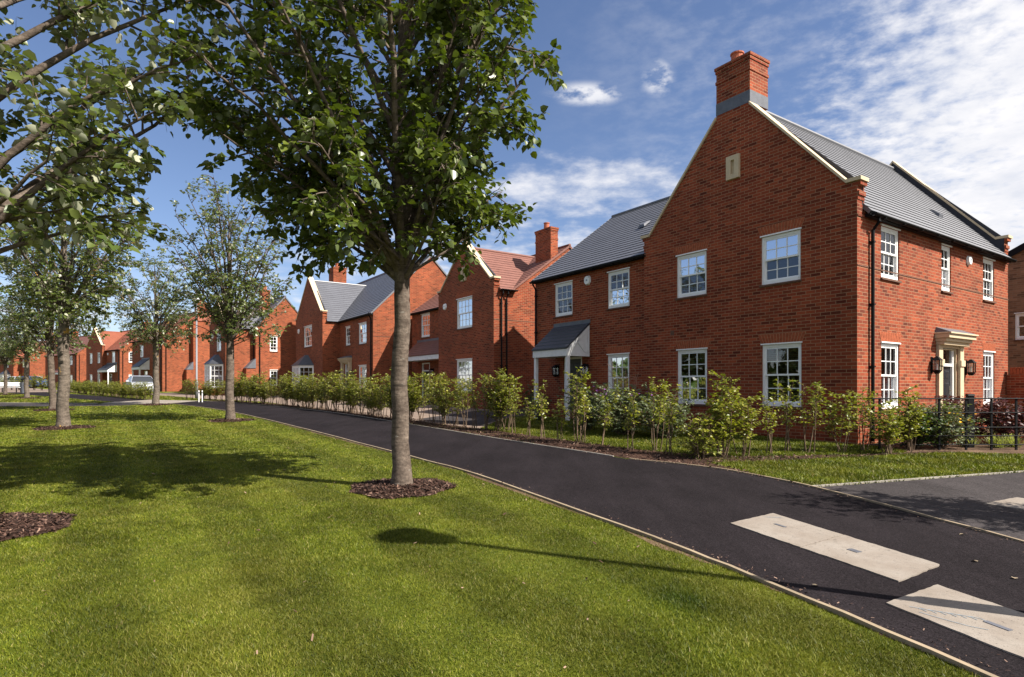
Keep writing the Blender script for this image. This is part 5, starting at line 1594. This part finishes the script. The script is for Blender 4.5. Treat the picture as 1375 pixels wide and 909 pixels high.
named_shrub('lavender_bush', 'rounded grey green bush with faint violet flower tips left of the gable', 2.75, 14.8, 201, 1.15, .95, 18, 4600, .06, 'leaf_grey', flowers=(40, 'petal_violet', .03, .85))
named_shrub('grey_leaved_bush', 'rounded grey green bush touching the gable corner on the front lawn', 3.55, 14.1, 202, 1.0, .85, 16, 4000, .06, 'leaf_grey')
named_shrub('lavender_bush', 'grey green bush nearest the porch with violet flower spikes', 2.0, 16.2, 203, 1.2, .7, 13, 2600, .06, 'leaf_grey', flowers=(30, 'petal_violet', .03, .9))
named_shrub('bare_twig_shrub', 'reddish bare twigged shrub standing above the grey bushes', 2.95, 15.4, 204, 1.85, .5, 14, 40, .03, 'leaf_dark', stemm='stem_bare')
named_shrub('potted_shrub', 'dark evergreen bush against the wall left of the porch', *xy(11.0, -.55), 205, 1.1, .45, 9, 1300, .05, 'leaf_dark')
named_shrub('dark_bush', 'dark green bush on the lawn below the left porch post', *xy(9.3, -1.4), 206, .75, .5, 9, 1100, .05, 'leaf_dark')
named_shrub('purple_leaved_bush', 'deep purple leaved bush beside the stone doorcase', *xy(-1.0, 2.9), 207, 1.0, .65, 14, 2400, .07, 'leaf_purple')
named_shrub('purple_leaved_bush', 'deep purple leaved bush behind the wide black post', *xy(-1.7, 3.0), 208, .9, .7, 14, 2400, .07, 'leaf_purple')
named_shrub('yellow_flowered_bush', 'rounded green bush dotted with yellow flowers behind the railing', 8.75, 12.35, 209, .85, .72, 16, 3600, .055, 'leaf_grey', flowers=(48, 'petal_yellow', .03, .35))
named_shrub('dark_bush', 'dark green mound pressed against the left part of the railing', 8.15, 12.25, 210, .75, .6, 14, 2600, .055, 'leaf_dark')
for q, (px_, py_, lab) in enumerate([(1312, 602, 'pale feathery grass clump by the third railing post'), (1352, 603, 'pale feathery grass clump between the two right railing posts'), (1350, 585, 'pale feathery grass clump at the foot of the house corner'), (1372, 602, 'pale feathery grass clump at the far right end of the railing')]):
    x, y = on_ground(px_, py_); y += .25
    rg = np.random.default_rng(300 + q); n = 260
    az = rg.uniform(0, 2 * np.pi, n); l = rg.uniform(.2, .5, n); el = rg.uniform(.5, 1.4, n)
    b0 = np.c_[rg.normal(0, .05, n), rg.normal(0, .05, n), np.zeros(n)]; d = np.c_[np.cos(az) * np.cos(el), np.sin(az) * np.cos(el), np.sin(el)]; sd = np.c_[-np.sin(az), np.cos(az), np.zeros(n)] * .006
    midp = b0 + d * l[:, None] * .6; tip = b0 + d * l[:, None] + np.c_[np.cos(az), np.sin(az), np.full(n, -.9)] * (l * .25)[:, None]
    V = np.stack([b0 - sd, b0 + sd, midp + sd, tip, midp - sd], 1).reshape(-1, 3); i5 = np.arange(n)[:, None] * 5
    o = mesh_np('grass_clump', V, np.concatenate([i5 + np.array([[0, 1, 2, 4]]), i5 + np.array([[4, 2, 3, 3]])], 1).reshape(-1, 4)[::2] if False else (i5 + np.array([[0, 1, 2, 4]])), M['grass_pale'], np.repeat(rg.uniform(0, 1, n), 5))
    o.location = (x, y, gz(y)); tag(o, lab, 'ornamental grass')

# raised brick edging with a pale gravel path in the side garden
ge = empty('brick_edging', (10.2, 13.2, gz(13.2))); tag(ge, 'low brick edging of the gravel path behind the railing', 'edging')
g = MB(); g.box(-.9, 3.0, -.05, .06, -.05, .16); o = g.build('edging_course', M['brick'], ge)
sheet('gravel_path', [(9.3, 13.27), (14, 13.27), (14, 14.3), (9.5, 14.3)], M['paving'], .05)

# ------------------------------------------------------------------ railing
fx0, fy = 6.95, 11.9
fr = empty('railing_fence', (8.5, fy, gz(fy))); tag(fr, 'black estate railing with thin posts and five bars at the right', 'fence')
zb = 0
posts = [7.27, 7.86, 8.45, 8.98, 9.48, 9.97, 10.5, 11.1]
for x in posts:
    g = MB(); g.box(x - 8.5 - .021, x - 8.5 + .021, -.012, .012, -.1, 1.04); g.build('post', M['black'], fr, bevel=.003)
for z in (1.02, .745, .455, .285, .11):
    g = MB(); g.tube([(fx0 - 8.5, -.018, z), (11.3 - 8.5, -.018, z)], .0105 if z < 1 else .013, 8); g.build('rail', M['black'], fr)
x, y = (1302.5 - CXP) / F_PX * 12.35, 12.35
b_ = empty('square_post', (x, y, gz(y))); tag(b_, 'wide square black post with sloped cap behind the railing', 'bollard')
g = MB(); g.box(-.065, .065, -.04, .04, -.05, 1.06); g.build('shaft', M['black'], b_, bevel=.008)
g = MB(); g.hexa([(-.075, -.05, 1.061), (.075, -.05, 1.061), (.075, .05, 1.061), (-.075, .05, 1.061)], [(-.06, -.035, 1.10), (.06, -.035, 1.10), (.06, .035, 1.10), (-.06, .035, 1.10)]); g.build('cap', M['black'], b_)


# ------------------------------------------------------------------ street furniture
def lamp_post(x, y, h, label, rad=.045, m='lead'):
    r = empty('street_lamp', (x, y, gz(y))); tag(r, label, 'street lamp')
    g = MB(); g.tube([(0, 0, -.1), (0, 0, 1.1), (0, 0, 1.15), (0, 0, h)], [rad * 1.6, rad * 1.6, rad, rad * .8], 14); g.build('column', M[m], r, smooth=True)
    g = MB(); g.tube([(0, 0, h - .02), (0, 0, h + .05), (0, 0, h + .1), (0, 0, h + .42), (0, 0, h + .46), (0, 0, h + .56)], [.05, .1, .17, .21, .28, .05], 16); g.build('lantern', M['black'], r)
    g = MB(); g.tube([(0, 0, h + .1), (0, 0, h + .42)], [.176, .216], 16, cap=False); g.build('lantern_glass', M['white_worn'], r)


M['lamp_grey'] = plain('galvanised_paint', (0.17, 0.18, 0.20), .45, .4, .05)
SUN_AZ, SUN_EL = R(-24), R(44.5)
lx, ly = -.83, 5.46; hl = 4.6; dl_ = (hl + .25) / math.tan(SUN_EL)
lamp_post(lx + math.cos(SUN_AZ) * dl_, ly + math.sin(SUN_AZ) * dl_, hl, 'street lamp right of the view whose thin shadow crosses lawn and path', .05)
lamp_post((264 - CXP) / F_PX * 39, 39, 6.2, 'pale grey lamp column between the hedge and the twin bay windows', .058, 'lamp_grey')
for k, (px_, lab) in enumerate([(267, 'short white marker post at the hedge end, left of the pair'), (271.5, 'short white marker post at the hedge end, right of the pair')]):
    Y = 33.6; x = (px_ - CXP) / F_PX * Y; r = empty('marker_post', (x, Y, gz(Y))); tag(r, lab, 'bollard', 'white posts by the crossing')
    g = MB(); g.tube([(0, 0, -.05), (0, 0, .62), (0, 0, .66)], [.03, .03, .02], 12); g.build('shaft', M['white_worn'], r)
    g = MB(); g.tube([(0, 0, .50), (0, 0, .56)], .032, 12); g.build('band', M['lead'], r)

Y = 53.5; x = (6 - CXP) / F_PX * Y
r = empty('park_bench', (x, Y, gz(Y)), R(3)); tag(r, 'long white slatted bench at the far left of the lawn', 'bench')
g = MB()
for k in range(4): g.box(-1.35, 1.35, -.28 + .13 * k, -.17 + .13 * k, .42, .46)
g.build('seat', M['white_worn'], r)
g = MB()
for k in range(3): g.hexa([(-1.35, .25 + .02 * k, .54 + .13 * k), (1.35, .25 + .02 * k, .54 + .13 * k), (1.35, .28 + .02 * k, .54 + .13 * k), (-1.35, .28 + .02 * k, .54 + .13 * k)], [(-1.35, .27 + .02 * k, .64 + .13 * k), (1.35, .27 + .02 * k, .64 + .13 * k), (1.35, .30 + .02 * k, .64 + .13 * k), (-1.35, .30 + .02 * k, .64 + .13 * k)])
g.build('backrest', M['white_worn'], r)
for sx in (-1.2, 0, 1.2):
    g = MB(); g.box(sx - .03, sx + .03, -.28, -.22, 0, .42); g.box(sx - .03, sx + .03, .22, .28, 0, .94); g.box(sx - .03, sx + .03, -.22, .22, .37, .419); g.build('leg', M['black'], r)
Y = 51.5; x = (32.7 - CXP) / F_PX * Y
r = empty('litter_bin', (x, Y, gz(Y))); tag(r, 'grey cylindrical litter bin by the far path', 'litter bin')
g = MB(); g.tube([(0, 0, 0), (0, 0, .9)], [.24, .26], 18); g.build('drum', M['lead'], r)
g = MB(); g.tube([(0, 0, 1.12), (0, 0, 1.16), (0, 0, 1.28)], [.28, .28, .1], 18); g.build('lid', M['black'], r)
for a in range(4):
    g = MB(); g.box(.2 * math.cos(a * 1.57) - .02, .2 * math.cos(a * 1.57) + .02, .2 * math.sin(a * 1.57) - .02, .2 * math.sin(a * 1.57) + .02, .9, 1.121); g.build('lid_support', M['black'], r)


# ------------------------------------------------------------------ cars
def car(x, y, rz, paint, label, estate=False):
    r = empty('parked_car', (x, y, gz(y)), rz); tag(r, label, 'car')
    Ln, W = 4.4, .88
    prof = [(-2.2, .45), (-2.2, .72), (-2.12, .92), (-1.9, .98), (-.75, 1.02), (1.3, 1.0), (1.95, .93), (2.15, .75), (2.2, .45), (2.1, .25), (1.75, .22), (-1.7, .22), (-2.1, .27)]
    g = MB(); n = len(prof)
    ws = [(-W, .94), (-W * .97, 1.0), (W * .97, 1.0), (W, .94)]
    rings = []
    for yy, k in ((-W * .90, .90), (-W, .99), (-W * .985, 1.0), (0, 1.0), (W * .985, 1.0), (W, .99), (W * .90, .90)):
        rings.append(g.P([(px * (.985 if abs(yy) > W * .95 else 1.0) * (.96 if k < .95 else 1), yy, .6 + (pz - .6) * (k if pz > .6 else 1)) for px, pz in prof]))
    for a, b in zip(rings, rings[1:]):
        for j in range(n): j2 = (j + 1) % n; g.f.append((a + j, a + j2, b + j2, b + j)); g.m.append(0)
    g.f.append(tuple(rings[0] + j for j in range(n))); g.m.append(0); g.f.append(tuple(rings[-1] + j for j in range(n - 1, -1, -1))); g.m.append(0)
    g.build('body', paint, r, smooth=False, bevel=.03)
    back = -1.75 if estate else -1.55; rf = -1.35 if estate else -.95
    c = MB(); c.hexa([(back - .2, -W * .9, .985), (1.15, -W * .9, .985), (1.15, W * .9, .985), (back - .2, W * .9, .985)], [(rf, -W * .68, 1.43), (.35, -W * .68, 1.43), (.35, W * .68, 1.43), (rf, W * .68, 1.43)])
    c.build('window_glass', M['car_glass'], r)
    c = MB(); c.hexa([(rf - .06, -W * .70, 1.425), (.42, -W * .70, 1.425), (.42, W * .70, 1.425), (rf - .06, W * .70, 1.425)], [(rf + .1, -W * .62, 1.475), (.25, -W * .62, 1.475), (.25, W * .62, 1.475), (rf + .1, W * .62, 1.475)])
    for sy in (-1, 1):
        for (a, b) in (((1.18, .985), (.37, 1.435)), ((back - .22, .985), (rf - .02, 1.435)), ((-.25, .985), (-.25, 1.435))):
            c.hexa([(a[0] - .05, sy * W * .905, a[1]), (a[0] + .05, sy * W * .905, a[1]), (a[0] + .05, sy * W * .88, a[1]), (a[0] - .05, sy * W * .88, a[1])],
                   [(b[0] - .05, sy * W * .70, b[1]), (b[0] + .05, sy * W * .70, b[1]), (b[0] + .05, sy * W * .66, b[1]), (b[0] - .05, sy * W * .66, b[1])])
    c.build('roof', paint, r, bevel=.02)
    for (wx, wy) in ((1.35, -W), (1.35, W), (-1.35, -W), (-1.35, W)):
        g = MB(); sg = 1 if wy > 0 else -1
        g.tube([(wx, wy - sg * .2, .32), (wx, wy - sg * .02, .32), (wx, wy + sg * .015, .32)], [.32, .32, .29], 24); w = g.build('wheel', M['tyre'], r)
        g = MB(); g.tube([(wx, wy + sg * .012, .32), (wx, wy + sg * .022, .32)], [.2, .19], 20); g.build('rim', M['lamp_grey'], w)
    for sy in (-1, 1):
        g = MB(); g.hexa([(2.02, sy * .55, .70), (2.19, sy * .45, .70), (2.19, sy * .45, .84), (2.02, sy * .55, .84)], [(1.9, sy * .84, .72), (2.0, sy * .84, .72), (2.0, sy * .84, .84), (1.9, sy * .84, .84)]); g.build('headlight', M['white'], r)
        g = MB(); g.box(-2.225, -2.15, sy * .7 - .12, sy * .7 + .12, .72, .88); g.build('tail_light', M['terracotta'], r)
        g = MB(); g.box(.75, .9, sy * (W + .02), sy * (W + .2), 1.0, 1.13); g.build('wing_mirror', paint, r)
    g = MB(); g.box(2.195, 2.215, -.26, .26, .42, .53); g.build('number_plate', M['white'], r)
    return r


def paint_mat(name, c, metal=.4):
    m, nt, b = mat(name); b.inputs['Base Color'].default_value = c + (1,); b.inputs['Metallic'].default_value = metal; b.inputs['Roughness'].default_value = .32; b.inputs['Coat Weight'].default_value = .6; b.inputs['Coat Roughness'].default_value = .05; return m


M['car_glass'] = plain('car_glass', (.015, .018, .022), .06, .6, .05)
M['tyre'] = plain('tyre', (.02, .02, .02), .85, .3, .1)
M['silver'] = paint_mat('silver_paint', (.55, .57, .62)); M['blue'] = paint_mat('blue_paint', (.035, .085, .28), .3); M['whitep'] = paint_mat('pale_silver_paint', (.6, .63, .68), .2)
Y = 46.5
car((189 - CXP) / F_PX * Y, Y, R(-50), M['silver'], 'silver car parked behind the hedge near the paved crossing')
Y = 74.0
car((43 - CXP) / F_PX * Y, Y, R(-20), M['blue'], 'blue car parked far left behind the lichen spotted trunk')
Y = 79.0
car((29 - CXP) / F_PX * Y, Y, R(-15), M['whitep'], 'pale silver estate car parked just left of the blue car', True)

def samp_grit(rg, n):
    k = rg.integers(0, len(LEFT) - 1, n); f = rg.uniform(0, 1, n); A_, B_ = np.array(LEFT), np.array(RIGHT)
    e = np.minimum(rg.exponential(.07, n), .5); sd_ = rg.uniform(0, 1, n) < .5
    kk = np.minimum(k, len(RIGHT) - 2)
    pl = A_[k] * (1 - f)[:, None] + A_[k + 1] * f[:, None]; pr = B_[kk] * (1 - f)[:, None] + B_[kk + 1] * f[:, None]
    w_ = np.linalg.norm(pr - pl, axis=1, keepdims=True); dd = (pr - pl) / w_
    p = np.where(sd_[:, None], pl + dd * (e[:, None] + .01), pr - dd * (e[:, None] + .01))
    return p[:, 0], p[:, 1], K * p[:, 1] + .004


V, Fc, rn = chips(2600, samp_grit, 91, (.006, .022))
tag(mesh_np('path_grit', V, Fc, M['chip'], np.clip(rn * 1.3 + .2, 0, 1)), 'fine grit and bark crumbs along the path edges', 'grit', None, 'stuff')


def samp_lit(rg, n):
    x = rg.uniform(-8, 2.2, n); y = rg.uniform(2.4, 13, n); k = (np.abs(x) < y * .9) & ~inside(x, y, PATH)
    return x[k], y[k], K * y[k] + .014


V, Fc, rn = chips(260, samp_lit, 93, (.018, .04))
tag(mesh_np('lawn_litter', V, Fc, M['chip'], np.clip(rn + .5, 0, 1)), 'small dry leaf scraps scattered over the lawn', 'leaf litter', None, 'stuff')

# fallen leaves and twig on the asphalt
rs2 = random.Random(44)
for k, (px_, py_) in enumerate([(1091, 788), (1363, 779), (1313, 756), (1295, 719), (1160, 650)]):
    x, y = on_ground(px_, py_)
    V, Fc = leaves_np(np.array([(0, 0, .008)]), np.array([(math.cos(k), math.sin(k), .05)]), np.array([(0.1, .1, 1.0)]), np.array([.045]))
    o = mesh_np('fallen_leaf', V, Fc, M['timber']); o.location = (x, y, gz(y) + .004)
    tag(o, ['fallen tan leaf on the path beside the timber edging', 'fallen tan leaf near the corner slab at the right edge', 'fallen tan leaf between the slabs and the drive edge', 'pale scrap below the drive edging by the tree shade', 'fallen leaf near the junction of path and drive'][k], 'leaf')

# ------------------------------------------------------------------ camera, sun, sky
cam = bpy.data.cameras.new('camera'); co = bpy.data.objects.new('camera', cam); col.objects.link(co)
co.location = (0, 0, EYE); co.rotation_euler = (R(90), 0, 0)
cam.sensor_width = 36; cam.lens = 36 * F_PX / 1375; cam.shift_y = (HYP - 454.5) / 1375
cam.clip_end = 3000; cam.clip_start = .05
sc.camera = co

sun = bpy.data.lights.new('sun', 'SUN'); so = bpy.data.objects.new('sun', sun); col.objects.link(so)
sun.energy = 5.0; sun.angle = R(.53); sun.color = (1.0, .93, .83)
sd = Vector((math.cos(SUN_AZ) * math.cos(SUN_EL), math.sin(SUN_AZ) * math.cos(SUN_EL), math.sin(SUN_EL)))
so.rotation_euler = sd.to_track_quat('Z', 'Y').to_euler(); so.location = (20, -10, 30)

w = bpy.data.worlds.new('World'); sc.world = w; w.use_nodes = True
nt = w.node_tree; bg = nt.nodes['Background']
sky = N(nt, 'ShaderNodeTexSky'); sky.sky_type = 'NISHITA'; sky.sun_disc = False
sky.sun_elevation = SUN_EL; sky.sun_rotation = math.atan2(sd.x, sd.y); sky.air_density = 1.0; sky.dust_density = .35; sky.ozone_density = 4.0; sky.altitude = 200
tc = N(nt, 'ShaderNodeTexCoord'); sp = N(nt, 'ShaderNodeSeparateXYZ'); L(nt, tc.outputs['Generated'], sp.inputs[0])
X_, Y_, Z_ = sp.outputs
ym = math_(nt, 'MAXIMUM', Y_, .08); u = math_(nt, 'DIVIDE', X_, ym); v = math_(nt, 'DIVIDE', Z_, ym)
zz = math_(nt, 'ADD', math_(nt, 'MAXIMUM', Z_, 0.0), .14)
cb = N(nt, 'ShaderNodeCombineXYZ'); L(nt, math_(nt, 'DIVIDE', X_, zz), cb.inputs[0]); L(nt, math_(nt, 'DIVIDE', Y_, zz), cb.inputs[1])
# puffs: small for the mackerel bank, large for its broad shape
mpp = N(nt, 'ShaderNodeMapping'); mpp.inputs['Rotation'].default_value = (0, 0, R(35)); mpp.inputs['Scale'].default_value = (1.0, 1.12, 1); L(nt, cb.outputs[0], mpp.inputs[0])
n1 = noise_(nt, 15.0, 6, .6, mpp.outputs[0]); n2 = noise_(nt, 1.7, 5, .6, mpp.outputs[0]); n3 = noise_(nt, 4.5, 7, .6, cb.outputs[0])


def sstep(x, a, b):
    n = nt.nodes.new('ShaderNodeMapRange'); n.interpolation_type = 'SMOOTHSTEP'; n.inputs[1].default_value = a; n.inputs[2].default_value = b
    if isinstance(x, (int, float)): n.inputs[0].default_value = x
    else: nt.links.new(x, n.inputs[0])
    return n.outputs[0]


def gauss(u0, v0, a, b):
    du = math_(nt, 'DIVIDE', math_(nt, 'SUBTRACT', u, u0), a); dv = math_(nt, 'DIVIDE', math_(nt, 'SUBTRACT', v, v0), b)
    q = math_(nt, 'ADD', math_(nt, 'MULTIPLY', du, du), math_(nt, 'MULTIPLY', dv, dv))
    return math_(nt, 'POWER', 2.718, math_(nt, 'MULTIPLY', q, -1.0))


right = sstep(math_(nt, 'ADD', u, math_(nt, 'MULTIPLY', math_(nt, 'SUBTRACT', .42, v), .45)), .22, .92)
mack = math_(nt, 'ADD', math_(nt, 'MULTIPLY', n1, 1.15), math_(nt, 'MULTIPLY', n2, .55))
mack = math_(nt, 'ADD', mack, math_(nt, 'MULTIPLY', right, .78))
m1 = math_(nt, 'MULTIPLY', sstep(mack, .90, 1.62), sstep(right, .08, .4))
band = math_(nt, 'ADD', gauss(.13, .335, .30, .055), math_(nt, 'MULTIPLY', gauss(.0, .22, .5, .06), .8))
m2 = math_(nt, 'MULTIPLY', sstep(math_(nt, 'ADD', n3, math_(nt, 'MULTIPLY', band, .40)), .66, 1.05), math_(nt, 'MULTIPLY', sstep(band, .02, .3), .85))
puff = math_(nt, 'ADD', gauss(.125, .488, .06, .02), gauss(.243, .515, .026, .03))
n5 = noise_(nt, 13.0, 6, .62, cb.outputs[0])
m3 = math_(nt, 'MULTIPLY', math_(nt, 'MULTIPLY', sstep(n5, .36, .62), sstep(puff, .12, .9)), .95)
m4 = math_(nt, 'MULTIPLY', math_(nt, 'MULTIPLY', sstep(math_(nt, 'ADD', math_(nt, 'MULTIPLY', n3, .7), math_(nt, 'MULTIPLY', n2, .5)), .52, .78), math_(nt, 'MULTIPLY', sstep(Y_, .2, .5), math_(nt, 'SUBTRACT', 1.0, sstep(v, .10, .26)))), .8)
m5 = math_(nt, 'MULTIPLY', math_(nt, 'MULTIPLY', sstep(math_(nt, 'ADD', math_(nt, 'MULTIPLY', n1, .5), n2), .70, 1.0), sstep(u, .0, .4)), .28)
fill_clouds = math_(nt, 'MULTIPLY', sstep(n2, .38, .6), math_(nt, 'MAXIMUM', sstep(math_(nt, 'MULTIPLY', Y_, -1.0), .12, .4), sstep(Z_, .72, .86)))  # unseen clouds behind and overhead, added to lift and neutralise the fill light
cm = math_(nt, 'MAXIMUM', math_(nt, 'MAXIMUM', m1, math_(nt, 'MAXIMUM', m2, fill_clouds)), math_(nt, 'MAXIMUM', m3, math_(nt, 'MAXIMUM', m4, m5)))
shade = ramp_(nt, n3, [(.3, (5.3, 5.5, 6.1)), (.65, (7.1, 7.0, 7.1))])
skyc = mix_(nt, 1.0, sky.outputs[0], (1.05, 0.96, 0.99), 'MULTIPLY')
c = mix_(nt, cm, skyc, shade)
L(nt, c, bg.inputs[0]); bg.inputs[1].default_value = .066

sc.view_settings.view_transform = 'Standard'; sc.view_settings.look = 'None'; sc.view_settings.gamma = 1.0; sc.view_settings.use_curve_mapping = False
sc.view_settings.exposure = 1.15
sc.cycles.max_bounces = 8; sc.cycles.transparent_max_bounces = 16; sc.cycles.diffuse_bounces = 3; sc.cycles.glossy_bounces = 3
sc.cycles.use_denoising = True
